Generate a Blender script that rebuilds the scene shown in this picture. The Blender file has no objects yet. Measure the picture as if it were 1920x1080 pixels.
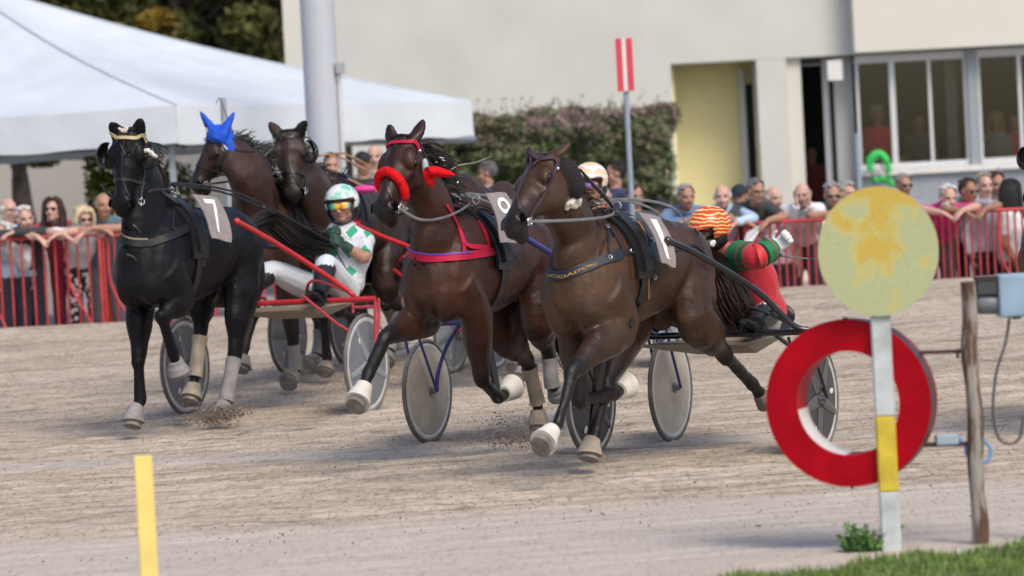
import bpy, bmesh, math, random
import numpy as np
from mathutils import Vector, Matrix
from mathutils.bvhtree import BVHTree
random.seed(7); RNG = np.random.default_rng(7)
SC = bpy.context.scene
COL = SC.collection
R = math.radians

# ------------------------------------------------------------------ camera
F = 5800.0; CAM_H = 1.6; ROLL = R(3.0); PITCH = math.atan(150 / F)
_cx = np.array([1, 0, 0.]); _cy = np.array([0, math.sin(PITCH), math.cos(PITCH)]); _cz = np.array([0, -math.cos(PITCH), math.sin(PITCH)])
_a = -ROLL
CM = np.stack([_cx, _cy, _cz], 1) @ np.array([[math.cos(_a), -math.sin(_a), 0], [math.sin(_a), math.cos(_a), 0], [0, 0, 1]])
CP = np.array([0, 0, CAM_H])
cd = bpy.data.cameras.new("Camera"); cam = bpy.data.objects.new("Camera", cd); COL.objects.link(cam)
m4 = Matrix.Identity(4)
for i in range(3):
    for j in range(3): m4[i][j] = CM[i, j]
m4.translation = Vector(CP); cam.matrix_world = m4
cd.sensor_width = 36; cd.lens = F / 1920 * 36; cd.clip_start = 0.3; cd.clip_end = 600
cd.dof.use_dof = True; cd.dof.focus_distance = 19.5; cd.dof.aperture_fstop = cd.lens / 1000 / 0.050
SC.camera = cam

# ------------------------------------------------------------------ world, sun, exposure
w = bpy.data.worlds.new("World"); SC.world = w; w.use_nodes = True
nt = w.node_tree; bg = nt.nodes['Background']
sky = nt.nodes.new('ShaderNodeTexSky'); sky.sky_type = 'NISHITA'; sky.sun_disc = False
SUN_EL, SUN_AZ = R(48), R(150)      # azimuth: direction the light comes from, clockwise from +Y
sky.sun_elevation = SUN_EL; sky.sun_rotation = SUN_AZ; sky.air_density = 1.0; sky.dust_density = 3.0; sky.ozone_density = 1.0
nt.links.new(sky.outputs[0], bg.inputs[0]); bg.inputs[1].default_value = 0.12
sl = bpy.data.lights.new("Sun", 'SUN'); sl.energy = 1.25; sl.angle = R(22); sl.color = (1, .90, .78)
sun = bpy.data.objects.new("Sun", sl); COL.objects.link(sun)
sd = Vector((math.sin(SUN_AZ) * math.cos(SUN_EL), math.cos(SUN_AZ) * math.cos(SUN_EL), math.sin(SUN_EL)))
sun.rotation_euler = sd.to_track_quat('Z', 'Y').to_euler()
SC.view_settings.view_transform = 'Standard'; SC.view_settings.look = 'None'; SC.view_settings.exposure = 0.52
SC.view_settings.gamma = 1
SC.cycles.max_bounces = 5; SC.cycles.diffuse_bounces = 2; SC.cycles.glossy_bounces = 2; SC.cycles.transparent_max_bounces = 12; SC.cycles.transmission_bounces = 2

# ------------------------------------------------------------------ pixel -> place helpers
def V(*a): return np.array(a if len(a) > 1 else a[0], float)
def nrm(v): v = np.asarray(v, float); return v / (np.linalg.norm(v) + 1e-12)
def ray(px, py): return CM @ np.array([(px - 960) / F, -(py - 540) / F, -1])
def at(px, py, d): return CP + ray(px, py) * d
def gz(y): return 0.0 if y < 20 else .6 * ((min(y, 33) - 20) / 13) ** 1.4
def ground(px, py):
    r = ray(px, py); t = 20.
    for i in range(40): t = .5 * t + .5 * (gz((CP + t * r)[1]) - CAM_H) / r[2]
    return CP + t * r
def flat(px, py, z=0): r = ray(px, py); return CP + r * ((z - CAM_H) / r[2])
def proj(p): q = CM.T @ (np.asarray(p) - CP); return (960 + F * q[0] / -q[2], 540 - F * q[1] / -q[2])
UP = V(0, 0, 1)

# ------------------------------------------------------------------ mesh builder
class MB:
    def __init__(s): s.v = []; s.f = []; s.mi = []
    def add(s, vs, fs, mi=0):
        o = len(s.v); s.v += [tuple(map(float, p)) for p in vs]; s.f += [tuple(i + o for i in q) for q in fs]; s.mi += [mi] * len(fs); return s
    def box(s, c, hx, hy, hz, ax=None, mi=0):
        ax = ax or (V(1, 0, 0), V(0, 1, 0), UP); c = V(c)
        vs = [c + ax[0] * hx * i + ax[1] * hy * j + ax[2] * hz * k for i in (-1, 1) for j in (-1, 1) for k in (-1, 1)]
        return s.add(vs, [(0, 1, 3, 2), (4, 6, 7, 5), (0, 4, 5, 1), (2, 3, 7, 6), (0, 2, 6, 4), (1, 5, 7, 3)], mi)
    def box2(s, a, b, mi=0):
        a = V(a); b = V(b); return s.box((a + b) / 2, *(abs(b - a) / 2), mi=mi)
    def loft(s, pts, rad, side=None, n=12, cap=True, sub=4, mi=0, power=1.0):
        P = [V(p) for p in pts]; Rr = [(r, r) if np.isscalar(r) else tuple(r) for r in rad]
        if sub > 1 and len(P) > 2:
            Q = []; S = []; m = len(P)
            for i in range(m - 1):
                p0 = P[max(i - 1, 0)]; p1 = P[i]; p2 = P[i + 1]; p3 = P[min(i + 2, m - 1)]
                for k in range(sub):
                    t = k / sub
                    Q.append(.5 * ((2 * p1) + (p2 - p0) * t + (2 * p0 - 5 * p1 + 4 * p2 - p3) * t * t + (3 * p1 - p0 - 3 * p2 + p3) * t ** 3))
                    u = t * t * (3 - 2 * t)
                    S.append(tuple(Rr[i][q] * (1 - u) + Rr[i + 1][q] * u for q in (0, 1)))
            Q.append(P[-1]); S.append(Rr[-1]); P, Rr = Q, S
        if side is None:
            t0 = nrm(P[-1] - P[0]); side = V(1, 0, 0) if abs(t0[0]) < .8 else V(0, 1, 0)
        side = V(side); vs = []; fs = []; m = len(P); A = side
        for i in range(m):
            t = nrm(P[min(i + 1, m - 1)] - P[max(i - 1, 0)])
            a = side - t * np.dot(side, t)
            if np.linalg.norm(a) < .2: a = A - t * np.dot(A, t)
            a = nrm(a); A = a; b = np.cross(t, a)
            for k in range(n):
                th = 2 * math.pi * k / n; c_, s_ = math.cos(th), math.sin(th)
                if power != 1: c_ = math.copysign(abs(c_) ** power, c_); s_ = math.copysign(abs(s_) ** power, s_)
                vs.append(P[i] + a * c_ * Rr[i][0] + b * s_ * Rr[i][1])
        for i in range(m - 1):
            for k in range(n):
                k2 = (k + 1) % n; fs.append((i * n + k, i * n + k2, (i + 1) * n + k2, (i + 1) * n + k))
        if cap: fs.append(tuple(range(n - 1, -1, -1))); fs.append(tuple((m - 1) * n + k for k in range(n)))
        return s.add(vs, fs, mi)
    def tube(s, pts, r, n=8, sub=1, mi=0): return s.loft(pts, [r] * len(pts) if np.isscalar(r) else r, n=n, sub=sub, mi=mi)
    def ell(s, c, r, ax=None, nu=14, nv=9, mi=0, keep=None):
        ax = ax or (V(1, 0, 0), V(0, 1, 0), UP); c = V(c); vs = []; fs = []; L = []
        if np.isscalar(r): r = (r, r, r)
        for j in range(nv + 1):
            ph = math.pi * j / nv
            for i in range(nu):
                th = 2 * math.pi * i / nu; l = (math.sin(ph) * math.cos(th), math.sin(ph) * math.sin(th), math.cos(ph)); L.append(l)
                vs.append(c + ax[0] * r[0] * l[0] + ax[1] * r[1] * l[1] + ax[2] * r[2] * l[2])
        for j in range(nv):
            for i in range(nu):
                q = (j * nu + i, (j + 1) * nu + i, (j + 1) * nu + (i + 1) % nu, j * nu + (i + 1) % nu)
                if keep is None or keep(np.mean([L[z] for z in q], 0)): fs.append(q)
        return s.add(vs, fs, mi)
    def disc(s, c, nrmv, r, t, n=32, r2=0, mi=0, up=None):
        """solid disc or ring of thickness t along nrmv, centred on c; r may be (rx, ry)"""
        nv = nrm(nrmv); u = nrm(np.cross(up if up is not None else UP, nv)); v = np.cross(nv, u); c = V(c)
        rx, ry = (r, r) if np.isscalar(r) else r; k2 = r2 / max(rx, 1e-6); vs = []; fs = []
        for sgn in (-.5, .5):
            for q in ((1.0, k2) if r2 else (1.0,)):
                for i in range(n):
                    th = 2 * math.pi * i / n; vs.append(c + nv * t * sgn + u * rx * q * math.cos(th) + v * ry * q * math.sin(th))
        if r2:
            for i in range(n):
                j = (i + 1) % n
                fs += [(i, j, n + j, n + i), (2 * n + i, 3 * n + i, 3 * n + j, 2 * n + j), (i, 2 * n + i, 2 * n + j, j), (n + i, n + j, 3 * n + j, 3 * n + i)]
        else:
            fs += [tuple(range(n)), tuple(range(2 * n - 1, n - 1, -1))] + [(i, n + i, n + (i + 1) % n, (i + 1) % n) for i in range(n)]
        return s.add(vs, fs, mi)
    def torus(s, c, nrmv, r, a, b=None, n=40, m=10, mi=0):
        b = b or a; nv = nrm(nrmv); u = nrm(np.cross(UP, nv)); v = np.cross(nv, u); vs = []; fs = []; c = V(c)
        for i in range(n):
            th = 2 * math.pi * i / n; d = u * math.cos(th) + v * math.sin(th)
            for j in range(m):
                ph = 2 * math.pi * j / m; vs.append(c + d * (r + a * math.cos(ph)) + nv * b * math.sin(ph))
        for i in range(n):
            for j in range(m): fs.append((i * m + j, ((i + 1) % n) * m + j, ((i + 1) % n) * m + (j + 1) % m, i * m + (j + 1) % m))
        return s.add(vs, fs, mi)
    def mesh(s, name='mesh'):
        me = bpy.data.meshes.new(name); me.from_pydata(s.v, [], s.f)
        if any(s.mi): me.polygons.foreach_set('material_index', s.mi)
        me.update(); return me

def worldpos(o):
    p = V(0, 0, 0)
    while o: p = p + V(o.location); o = o.parent
    return p
def obj(name, mb, mt, parent=None, smooth=True, origin=None, label=None):
    me = mb.mesh(name) if isinstance(mb, MB) else mb
    if smooth is not None: me.polygons.foreach_set('use_smooth', [bool(smooth)] * len(me.polygons))
    if smooth and isinstance(mb, MB): me.set_sharp_from_angle(angle=R(48))
    for x in (mt if isinstance(mt, (list, tuple)) else [mt]): me.materials.append(x)
    o = bpy.data.objects.new(name, me); COL.objects.link(o)
    if parent is not None: o.parent = parent; off = worldpos(parent)
    else: off = V(origin) if origin is not None else V(0, 0, 0); o.location = Vector(off)
    me.transform(Matrix.Translation(Vector(-off)))
    if label: o['label'] = label
    return o
def empty(name, loc): o = bpy.data.objects.new(name, None); COL.objects.link(o); o.location = Vector(V(loc)); o.empty_display_size = .2; return o
def tag(o, label=None, cat=None, group=None, kind=None):
    if label: o['label'] = label
    if cat: o['category'] = cat
    if group: o['group'] = group
    if kind: o['kind'] = kind
    return o
def thing(name, loc, label, cat, group=None): return tag(empty(name, loc), label, cat, group)
DG = None
def remesh(mb, vox, it=6, fac=.5, extra=None):
    """one continuous skin grown over overlapping volumes"""
    me = mb.mesh('tmp'); o = bpy.data.objects.new('tmp', me); COL.objects.link(o)
    r = o.modifiers.new('r', 'REMESH'); r.mode = 'VOXEL'; r.voxel_size = vox; r.adaptivity = 0
    if it: q = o.modifiers.new('s', 'SMOOTH'); q.factor = fac; q.iterations = it
    dg = bpy.context.evaluated_depsgraph_get(); ev = o.evaluated_get(dg); out = bpy.data.meshes.new_from_object(ev, depsgraph=dg)
    bpy.data.objects.remove(o); bpy.data.meshes.remove(me); return out
def bvh_of(me):
    return BVHTree.FromPolygons([v.co[:] for v in me.vertices], [p.vertices[:] for p in me.polygons])

# ------------------------------------------------------------------ materials
_M = {}
def mat(name, col, rough=.6, metal=0., var=.0, vscale=8., bump=0., bscale=30., spec=.5, col2=None, stretch=None, sheen=0., coat=0., alpha=1., detail=4., pos=(.35, .65)):
    if name in _M: return _M[name]
    m = bpy.data.materials.new(name); m.use_nodes = True; t = m.node_tree; p = t.nodes['Principled BSDF']; L = t.links
    p.inputs['Base Color'].default_value = (*col, 1); p.inputs['Roughness'].default_value = rough; p.inputs['Metallic'].default_value = metal
    p.inputs['Specular IOR Level'].default_value = spec; p.inputs['Sheen Weight'].default_value = sheen; p.inputs['Coat Weight'].default_value = coat
    tc = t.nodes.new('ShaderNodeTexCoord'); co = tc.outputs['Object']
    if stretch:
        mp = t.nodes.new('ShaderNodeMapping'); mp.inputs['Scale'].default_value = stretch; L.new(co, mp.inputs[0]); co = mp.outputs[0]
    if var or col2:
        n = t.nodes.new('ShaderNodeTexNoise'); n.inputs['Scale'].default_value = vscale; n.inputs['Detail'].default_value = detail; L.new(co, n.inputs[0])
        r = t.nodes.new('ShaderNodeValToRGB'); e = r.color_ramp.elements
        c2 = col2 or tuple(c * (1 - var) for c in col); c1 = col if col2 else tuple(min(1, c * (1 + var)) for c in col)
        e[0].position = pos[0]; e[0].color = (*c2, 1); e[1].position = pos[1]; e[1].color = (*c1, 1)
        L.new(n.outputs[0], r.inputs[0]); L.new(r.outputs[0], p.inputs['Base Color'])
    if bump:
        n2 = t.nodes.new('ShaderNodeTexNoise'); n2.inputs['Scale'].default_value = bscale; n2.inputs['Detail'].default_value = 5; L.new(co, n2.inputs[0])
        b = t.nodes.new('ShaderNodeBump'); b.inputs['Strength'].default_value = 1; b.inputs['Distance'].default_value = bump; L.new(n2.outputs[0], b.inputs['Height']); L.new(b.outputs[0], p.inputs['Normal'])
    _M[name] = m; return m
def nodes_of(m): t = m.node_tree; return t, t.nodes['Principled BSDF'], t.nodes, t.links

RED = mat('red paint', (.55, .03, .035), .35, var=.15, bump=.0005)
BLACKL = mat('black leather', (.012, .012, .014), .38, bump=.0008, bscale=80)
NAVY = mat('navy webbing', (.012, .016, .035), .6, bump=.0008, bscale=120)
WHITE = mat('white plastic', (.72, .72, .70), .4, var=.06)
CHROME = mat('buckle metal', (.7, .7, .7), .22, 1.)
GREYSTRAP = mat('grey rein webbing', (.16, .17, .18), .6, var=.2)
RUBBER = mat('tyre rubber', (.15, .14, .13), .8, var=.25, bump=.001)
TAN = mat('tan leather', (.38, .2, .11), .55, var=.2)
# ================================================================== GROUND
def vnoise(X, Y, sx, sy, seed):
    rg = np.random.default_rng(seed); u = X / sx + 1000; v = Y / sy + 1000
    iu = np.floor(u).astype(int); iv = np.floor(v).astype(int); fu = u - iu; fv = v - iv
    fu = fu * fu * (3 - 2 * fu); fv = fv * fv * (3 - 2 * fv); T = rg.random((512, 512))
    g = lambda a, b: T[a % 512, b % 512]
    return (g(iu, iv) * (1 - fu) * (1 - fv) + g(iu + 1, iv) * fu * (1 - fv) + g(iu, iv + 1) * (1 - fu) * fv + g(iu + 1, iv + 1) * fu * fv)
def gzA(Y): return np.where(Y < 20, 0, .6 * (np.clip((np.minimum(Y, 33) - 20) / 13, 0, 1)) ** 1.4)
def back_z(x): return .40 - .25 * min(max((x + 5.3) / 10.6, 0), 1)
def relief(X, Y0):
    Y = Y0 - .2 * X
    z = .017 * vnoise(X, Y, .9, .10, 1) + .011 * vnoise(X, Y, .28, .045, 2) + .006 * np.sin(Y * 44 + 5 * vnoise(X, Y, 1.3, .6, 16)) + .016 * np.clip(vnoise(X, Y, .10, .06, 3) - .55, 0, 1) + .008 * vnoise(X, Y, .05, .035, 4)
    z -= .05 * np.clip(.30 - vnoise(X, Y0, .17, .15, 14), 0, 1) * (vnoise(X, Y0, 2.2, 1.6, 15) > .45) + .010 * np.abs(np.sin((Y0 - .17 * X) * 2.1 + .3 * np.sin(X * .8)))
    z += .02 * (vnoise(X, Y, 2.5, .5, 5) - .5) + .018 * np.clip(vnoise(X, Y, .22, .14, 6) - .6, 0, 1) + .016 * np.abs(vnoise(X, Y, .45, .11, 7) - .5)
    q = np.clip(vnoise(X, Y, .16, .11, 9) - .72, 0, 1) * .10 * vnoise(X, Y, 1.2, .7, 10)
    smooth = np.clip((16.6 - Y0 + .1 * X) / 1.0, 0, 1)            # the rolled strip near the rail is smoother
    return .82 * (z + q) * (1 - .6 * smooth) * np.clip((33.0 - Y0) / .4, .2, 1)
def grid_mesh(name, xs, ys, zf):
    X, Y = np.meshgrid(xs, ys); Z = zf(X, Y); n, m = X.shape
    me = bpy.data.meshes.new(name); co = np.stack([X, Y, Z], 2).reshape(-1, 3).astype(np.float32)
    me.vertices.add(n * m); me.vertices.foreach_set('co', co.ravel())
    I = np.arange(n * m).reshape(n, m); q = np.stack([I[:-1, :-1], I[:-1, 1:], I[1:, 1:], I[1:, :-1]], 2).reshape(-1, 4).astype(np.int32)
    me.loops.add(q.size); me.loops.foreach_set('vertex_index', q.ravel()); me.polygons.add(len(q)); me.polygons.foreach_set('loop_start', np.arange(0, q.size, 4, dtype=np.int32))
    me.update(calc_edges=True); me.validate(); return me
ms = mat('track sand', (.40, .335, .285), .95)
t, p, N, L = nodes_of(ms); p.inputs['Specular IOR Level'].default_value = .15
tc = N.new('ShaderNodeTexCoord'); s0 = N.new('ShaderNodeSeparateXYZ'); L.new(tc.outputs['Object'], s0.inputs[0])
shy = N.new('ShaderNodeMath'); shy.operation = 'MULTIPLY_ADD'; L.new(s0.outputs[0], shy.inputs[0]); shy.inputs[1].default_value = -.2; L.new(s0.outputs[1], shy.inputs[2])
TCO = N.new('ShaderNodeCombineXYZ'); L.new(s0.outputs[0], TCO.inputs[0]); L.new(shy.outputs[0], TCO.inputs[1]); L.new(s0.outputs[2], TCO.inputs[2])
def noise(scale, stretch, det=5, rough=.6):
    mp = N.new('ShaderNodeMapping'); mp.inputs['Scale'].default_value = stretch; L.new(TCO.outputs[0], mp.inputs[0])
    n = N.new('ShaderNodeTexNoise'); n.inputs['Scale'].default_value = scale; n.inputs['Detail'].default_value = det; n.inputs['Roughness'].default_value = rough; L.new(mp.outputs[0], n.inputs[0]); return n.outputs[0]
def ramp(inp, stops):
    r = N.new('ShaderNodeValToRGB'); e = r.color_ramp.elements
    while len(e) < len(stops): e.new(.5)
    for q, (a, c) in zip(e, stops): q.position = a; q.color = (*c, 1) if not np.isscalar(c) else (c, c, c, 1)
    L.new(inp, r.inputs[0]); return r.outputs[0]
def mix(a, b, f, mode='MIX'):
    x = N.new('ShaderNodeMix'); x.data_type = 'RGBA'; x.blend_type = mode
    for s_, v_ in ((x.inputs[0], f), (x.inputs[6], a), (x.inputs[7], b)):
        if hasattr(v_, 'is_output'): L.new(v_, s_)
        else: s_.default_value = v_ if np.isscalar(v_) else (*v_, 1)
    return x.outputs[2]
base = ramp(noise(1.0, (.35, 2.2, 1), 6, .65), [(.36, (.395, .328, .258)), (.62, (.54, .457, .375))])
streak = ramp(noise(1.0, (1.7, 13, 1), 5, .75), [(.36, .55), (.45, 1.0), (.7, 1.10)])
wv = N.new('ShaderNodeTexWave'); wv.bands_direction = 'Y'; wv.inputs['Scale'].default_value = 1.9; wv.inputs['Distortion'].default_value = 5; wv.inputs['Detail'].default_value = 4; wv.inputs['Detail Scale'].default_value = 1.6; wv.inputs['Detail Roughness'].default_value = .7; L.new(TCO.outputs[0], wv.inputs[0])
base = mix(base, ramp(wv.outputs[1], [(.05, .62), (.30, 1.0), (.9, 1.05)]), .42, 'MULTIPLY')  # dark wave bands paint the shade of harrow grooves into the sand colour
c1 = mix(base, streak, .62, 'MULTIPLY')
speck = ramp(noise(38, (1, .13, 1), 3, .8), [(.37, .42), (.47, 1.0), (.7, 1.12)])
c2 = mix(c1, speck, .48, 'MULTIPLY')
clump = ramp(noise(2.1, (.8, 2.6, 1), 7, .75), [(.54, 1.0), (.66, .42)])
c3 = mix(c2, clump, .75, 'MULTIPLY')
# paler rolled strip nearest the rail, and the grey wheel-packed lane
sx = N.new('ShaderNodeSeparateXYZ'); L.new(tc.outputs['Object'], sx.inputs[0])
def band(y0, y1, soft, slope=0.0):
    a = N.new('ShaderNodeMath'); a.operation = 'MULTIPLY_ADD'; L.new(sx.outputs[0], a.inputs[0]); a.inputs[1].default_value = slope; L.new(sx.outputs[1], a.inputs[2])
    nn = N.new('ShaderNodeMath'); nn.operation = 'MULTIPLY_ADD'; L.new(noise(1.2, (.5, 1.5, 1)), nn.inputs[0]); nn.inputs[1].default_value = soft * 2; L.new(a.outputs[0], nn.inputs[2])
    u = N.new('ShaderNodeMapRange'); u.inputs[1].default_value = y0 + soft - soft / 2; u.inputs[2].default_value = y0 + soft + soft / 2; L.new(nn.outputs[0], u.inputs[0])
    v = N.new('ShaderNodeMapRange'); v.inputs[1].default_value = y1 + soft - soft / 2; v.inputs[2].default_value = y1 + soft + soft / 2; v.inputs[3].default_value = 1; v.inputs[4].default_value = 0; L.new(nn.outputs[0], v.inputs[0])
    x = N.new('ShaderNodeMath'); x.operation = 'MULTIPLY'; L.new(u.outputs[0], x.inputs[0]); L.new(v.outputs[0], x.inputs[1]); return x.outputs[0]
pale = mix(ramp(noise(1.0, (.9, 7, 1), 6), [(.3, (.46, .40, .345)), (.7, (.585, .52, .455))]), speck, .32, 'MULTIPLY')
c4 = mix(c3, pale, band(5, 16.2, .5, -.10))
c5 = mix(c4, mix((.46, .415, .37), mix(streak, speck, .5, 'MULTIPLY'), .75, 'MULTIPLY'), band(20.05, 20.6, .3, .16))
L.new(c5, p.inputs['Base Color'])
bn = N.new('ShaderNodeBump'); bn.inputs['Distance'].default_value = .012; bn.inputs['Strength'].default_value = .9
L.new(mix(noise(30, (.6, 1.2, 1), 5, .75), noise(1, (1.2, 22, 1), 4), .5), bn.inputs['Height']); L.new(bn.outputs[0], p.inputs['Normal'])

trk = grid_mesh('race_track', np.arange(-7.2, 7.2, .018), np.concatenate([np.arange(10.5, 24, .026), np.arange(24, 33.06, .05)]), lambda X, Y: gzA(Y) + relief(X, Y))
o = obj('race_track', trk, ms); tag(o, kind='structure')
g2 = MB()      # the land all round: flat infield, track beyond the detailed part, and the lower apron behind the rail
mg = mat('apron paving', (.30, .29, .275), .9, var=.2, vscale=2, bump=.004, bscale=20)
for x0, x1 in ((-300, -7.15), (7.15, 300)):
    prev = None
    for y in [-60, 20] + list(np.arange(21, 34, 1.)):
        if prev is not None: g2.add([(x0, prev, gz(prev) - .01), (x1, prev, gz(prev) - .01), (x1, y, gz(y) - .01), (x0, y, gz(y) - .01)], [(0, 1, 2, 3)])
        prev = y
g2.add([(-7.2, -60, -.004), (7.2, -60, -.004), (7.2, 10.6, -.004), (-7.2, 10.6, -.004)], [(0, 1, 2, 3)])
tag(obj('track_surround', g2, ms), kind='structure')
g3 = MB(); ys = [33.0, 33.12, 300]
for xa, xb in ((-300, -5.3), (-5.3, 5.3), (5.3, 300)):
    g3.add([(xa, 33.0, .6), (xb, 33.0, .6), (xb, 33.12, back_z(xb)), (xa, 33.12, back_z(xa)), (xb, 300, back_z(xb)), (xa, 300, back_z(xa))], [(0, 1, 2, 3), (3, 2, 4, 5)])
tag(obj('apron', g3, mg, smooth=False), kind='structure')

# loose clods on the sand (uncountable)
md = mat('damp clod', (.27, .225, .185), .95, var=.45, vscale=40)
def clods(name, pts, sizes, m=md, parent=None):
    b = MB(); vs = []; fs = []
    base_v = np.array([[1, 0, 0], [-1, 0, 0], [0, 1, 0], [0, -1, 0], [0, 0, 1], [0, 0, -1]], float); bf = [(0, 2, 4), (2, 1, 4), (1, 3, 4), (3, 0, 4), (2, 0, 5), (1, 2, 5), (3, 1, 5), (0, 3, 5)]
    for i, (pt, s_) in enumerate(zip(pts, sizes)):
        q = base_v * (1 + .5 * (RNG.random((6, 3)) - .5)); a = RNG.random() * 6.28; c_, s2 = math.cos(a), math.sin(a)
        q = q @ np.array([[c_, -s2, 0], [s2, c_, 0], [0, 0, 1]]).T * s_ * (1 + .6 * (RNG.random(3) - .5)); o_ = len(vs)
        vs += (q + pt).tolist(); fs += [(x + o_, y + o_, z + o_) for x, y, z in bf]
    b.v = vs; b.f = fs; b.mi = [0] * len(fs); return obj(name, b, m, parent, smooth=False)
n = 17000; X = RNG.uniform(-6, 6, n * 4); Y = 12 + 21 * RNG.random(n * 4) ** .9
k = (vnoise(X, Y, 1.1, .5, 21) + .35 * vnoise(X, Y, .2, .1, 22) > .48 + .25 * RNG.random(len(X))) & (Y > 14.5 + .3 * np.sin(X)); X, Y = X[k][:n], Y[k][:n]
Z = gzA(Y) + relief(X, Y); S = .0022 + .0070 * RNG.random(len(X)) ** 4
tag(clods('sand_clods', np.stack([X, Y, Z + S * .3], 1), S), 'small dark clods of damp sand strewn over the track', 'clods', kind='stuff')

# ================================================================== BUILDING
WALLM = mat('pale render wall', (.595, .60, .56), .85, var=.05, vscale=.8, bump=.003, bscale=14)
CREAM = mat('cream render', (.66, .65, .59), .85, var=.03, vscale=.8, bump=.002)
YELL = mat('yellow render', (.84, .77, .42), .85, var=.05, vscale=1)
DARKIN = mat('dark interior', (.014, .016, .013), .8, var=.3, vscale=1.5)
GREYP = mat('grey panel', (.30, .33, .37), .7, var=.04)
ALU = mat('aluminium frame', (.62, .64, .66), .4, var=.03)
GLASS = mat('window glass', (.02, .025, .025), .04)
t, p, N, L = nodes_of(GLASS); tr = N.new('ShaderNodeBsdfTransparent'); tr.inputs[0].default_value = (.86, .9, .87, 1); mx = N.new('ShaderNodeMixShader'); gl = N.new('ShaderNodeBsdfGlossy'); gl.inputs['Roughness'].default_value = .03
fr = N.new('ShaderNodeFresnel'); fr.inputs[0].default_value = 1.5; L.new(fr.outputs[0], mx.inputs[0]); L.new(tr.outputs[0], mx.inputs[1]); L.new(gl.outputs[0], mx.inputs[2]); L.new(mx.outputs[0], N['Material Output'].inputs[0])

D0 = 50.
bo = at(1500, 470, D0); bo[2] = .1
bd = thing('clubhouse', bo, 'pale flat-roofed clubhouse with recessed yellow porch and long windows behind the crowd', 'building')
def bx(px, d=D0): return at(px, 240, d)[0]          # x of a pixel column at facade depth, read at mid height
def bzz(px, py, d=D0): return at(px, py, d)[2]
yF = at(1300, 240, D0)[1]
zt = bzz(1300, -60)                                  # top of what can be seen
zo = (bzz(1256, 120) + bzz(1418, 112)) / 2           # porch soffit
zs = bzz(1560, 106)                                  # soffit right
X0 = bx(556); XA = bx(1263); XB = bx(1424); XC = bx(1480); XE = bx(1606)
# vertical edges lean with the camera roll only; everything is built plumb
wl = MB()
def slab(b, x0, x1, y0, y1, z0, z1, mi=0): b.box2((x0, y0, z0), (x1, y1, z1), mi)
slab(wl, X0, XA, yF, yF + .3, 0, 9)
slab(wl, XA, XE, yF, yF + .3, zo, 9)
slab(wl, X0, X0 + .3, yF + .3, yF + 9, 0, 9)
slab(wl, XA - .3, XA, yF + .3, yF + 3, 0, zo + .2)
obj('wall', wl, WALLM, bd, smooth=False)
cb = MB(); slab(cb, X0 - .12, X0 + .22, yF - .06, yF - .002, 0, 9); obj('corner_trim', cb, CREAM, bd, smooth=False)
py = MB(); slab(py, XA + .003, XC - .02, yF + 1.2, yF + 1.4, 0, zo + .2); slab(py, XA + .003, XA + .06, yF + .31, yF + 1.2, 0, zo - .003); obj('porch_wall', py, YELL, bd, smooth=False)
sf = MB(); slab(sf, XA, XE + 4.5, yF + .31, yF + 3.2, zo + .003, zo + .15); obj('soffit', sf, WALLM, bd, smooth=False)
pl = MB(); slab(pl, XB, XC, yF + .003, yF + .9, 0, zo - .003); obj('pillar', pl, WALLM, bd, smooth=False)
pl = MB(); slab(pl, XC + .003, XC + .24, yF + .12, yF + .9, 0, zo - .006); obj('pillar', pl, CREAM, bd, smooth=False, label='side of the pillar in paler cream painted as lit, beside the dark doorway')  # side face of the pillar; paler cream paints in light from the right
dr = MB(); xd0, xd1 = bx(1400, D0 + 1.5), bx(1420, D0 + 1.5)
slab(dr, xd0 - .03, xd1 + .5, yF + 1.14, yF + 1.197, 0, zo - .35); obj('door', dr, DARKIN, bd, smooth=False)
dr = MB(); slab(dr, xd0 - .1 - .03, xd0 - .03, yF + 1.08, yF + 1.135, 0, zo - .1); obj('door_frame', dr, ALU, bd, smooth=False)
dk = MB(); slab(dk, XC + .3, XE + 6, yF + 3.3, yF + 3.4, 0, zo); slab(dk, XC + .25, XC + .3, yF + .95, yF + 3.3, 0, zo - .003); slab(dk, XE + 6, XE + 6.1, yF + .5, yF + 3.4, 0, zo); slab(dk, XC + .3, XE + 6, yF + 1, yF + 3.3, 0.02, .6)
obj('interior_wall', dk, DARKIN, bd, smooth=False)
fm = MB(); xf = bx(1551, D0 + .6); slab(fm, xf - .05, xf + .05, yF + .5, yF + .6, 0, zs); obj('door_frame', fm, ALU, bd, smooth=False)
fm = MB(); slab(fm, bx(1571), XE, yF + .25, yF + .5, 0, zo - .004); obj('pier', fm, mat('pier grey', (.42, .43, .43), .8), bd, smooth=False)
lt = MB(); lt.box(at(1565, 132, D0 - .2), .12, .06, .16); obj('wall_lamp', lt, WHITE, bd, smooth=False)
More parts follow.
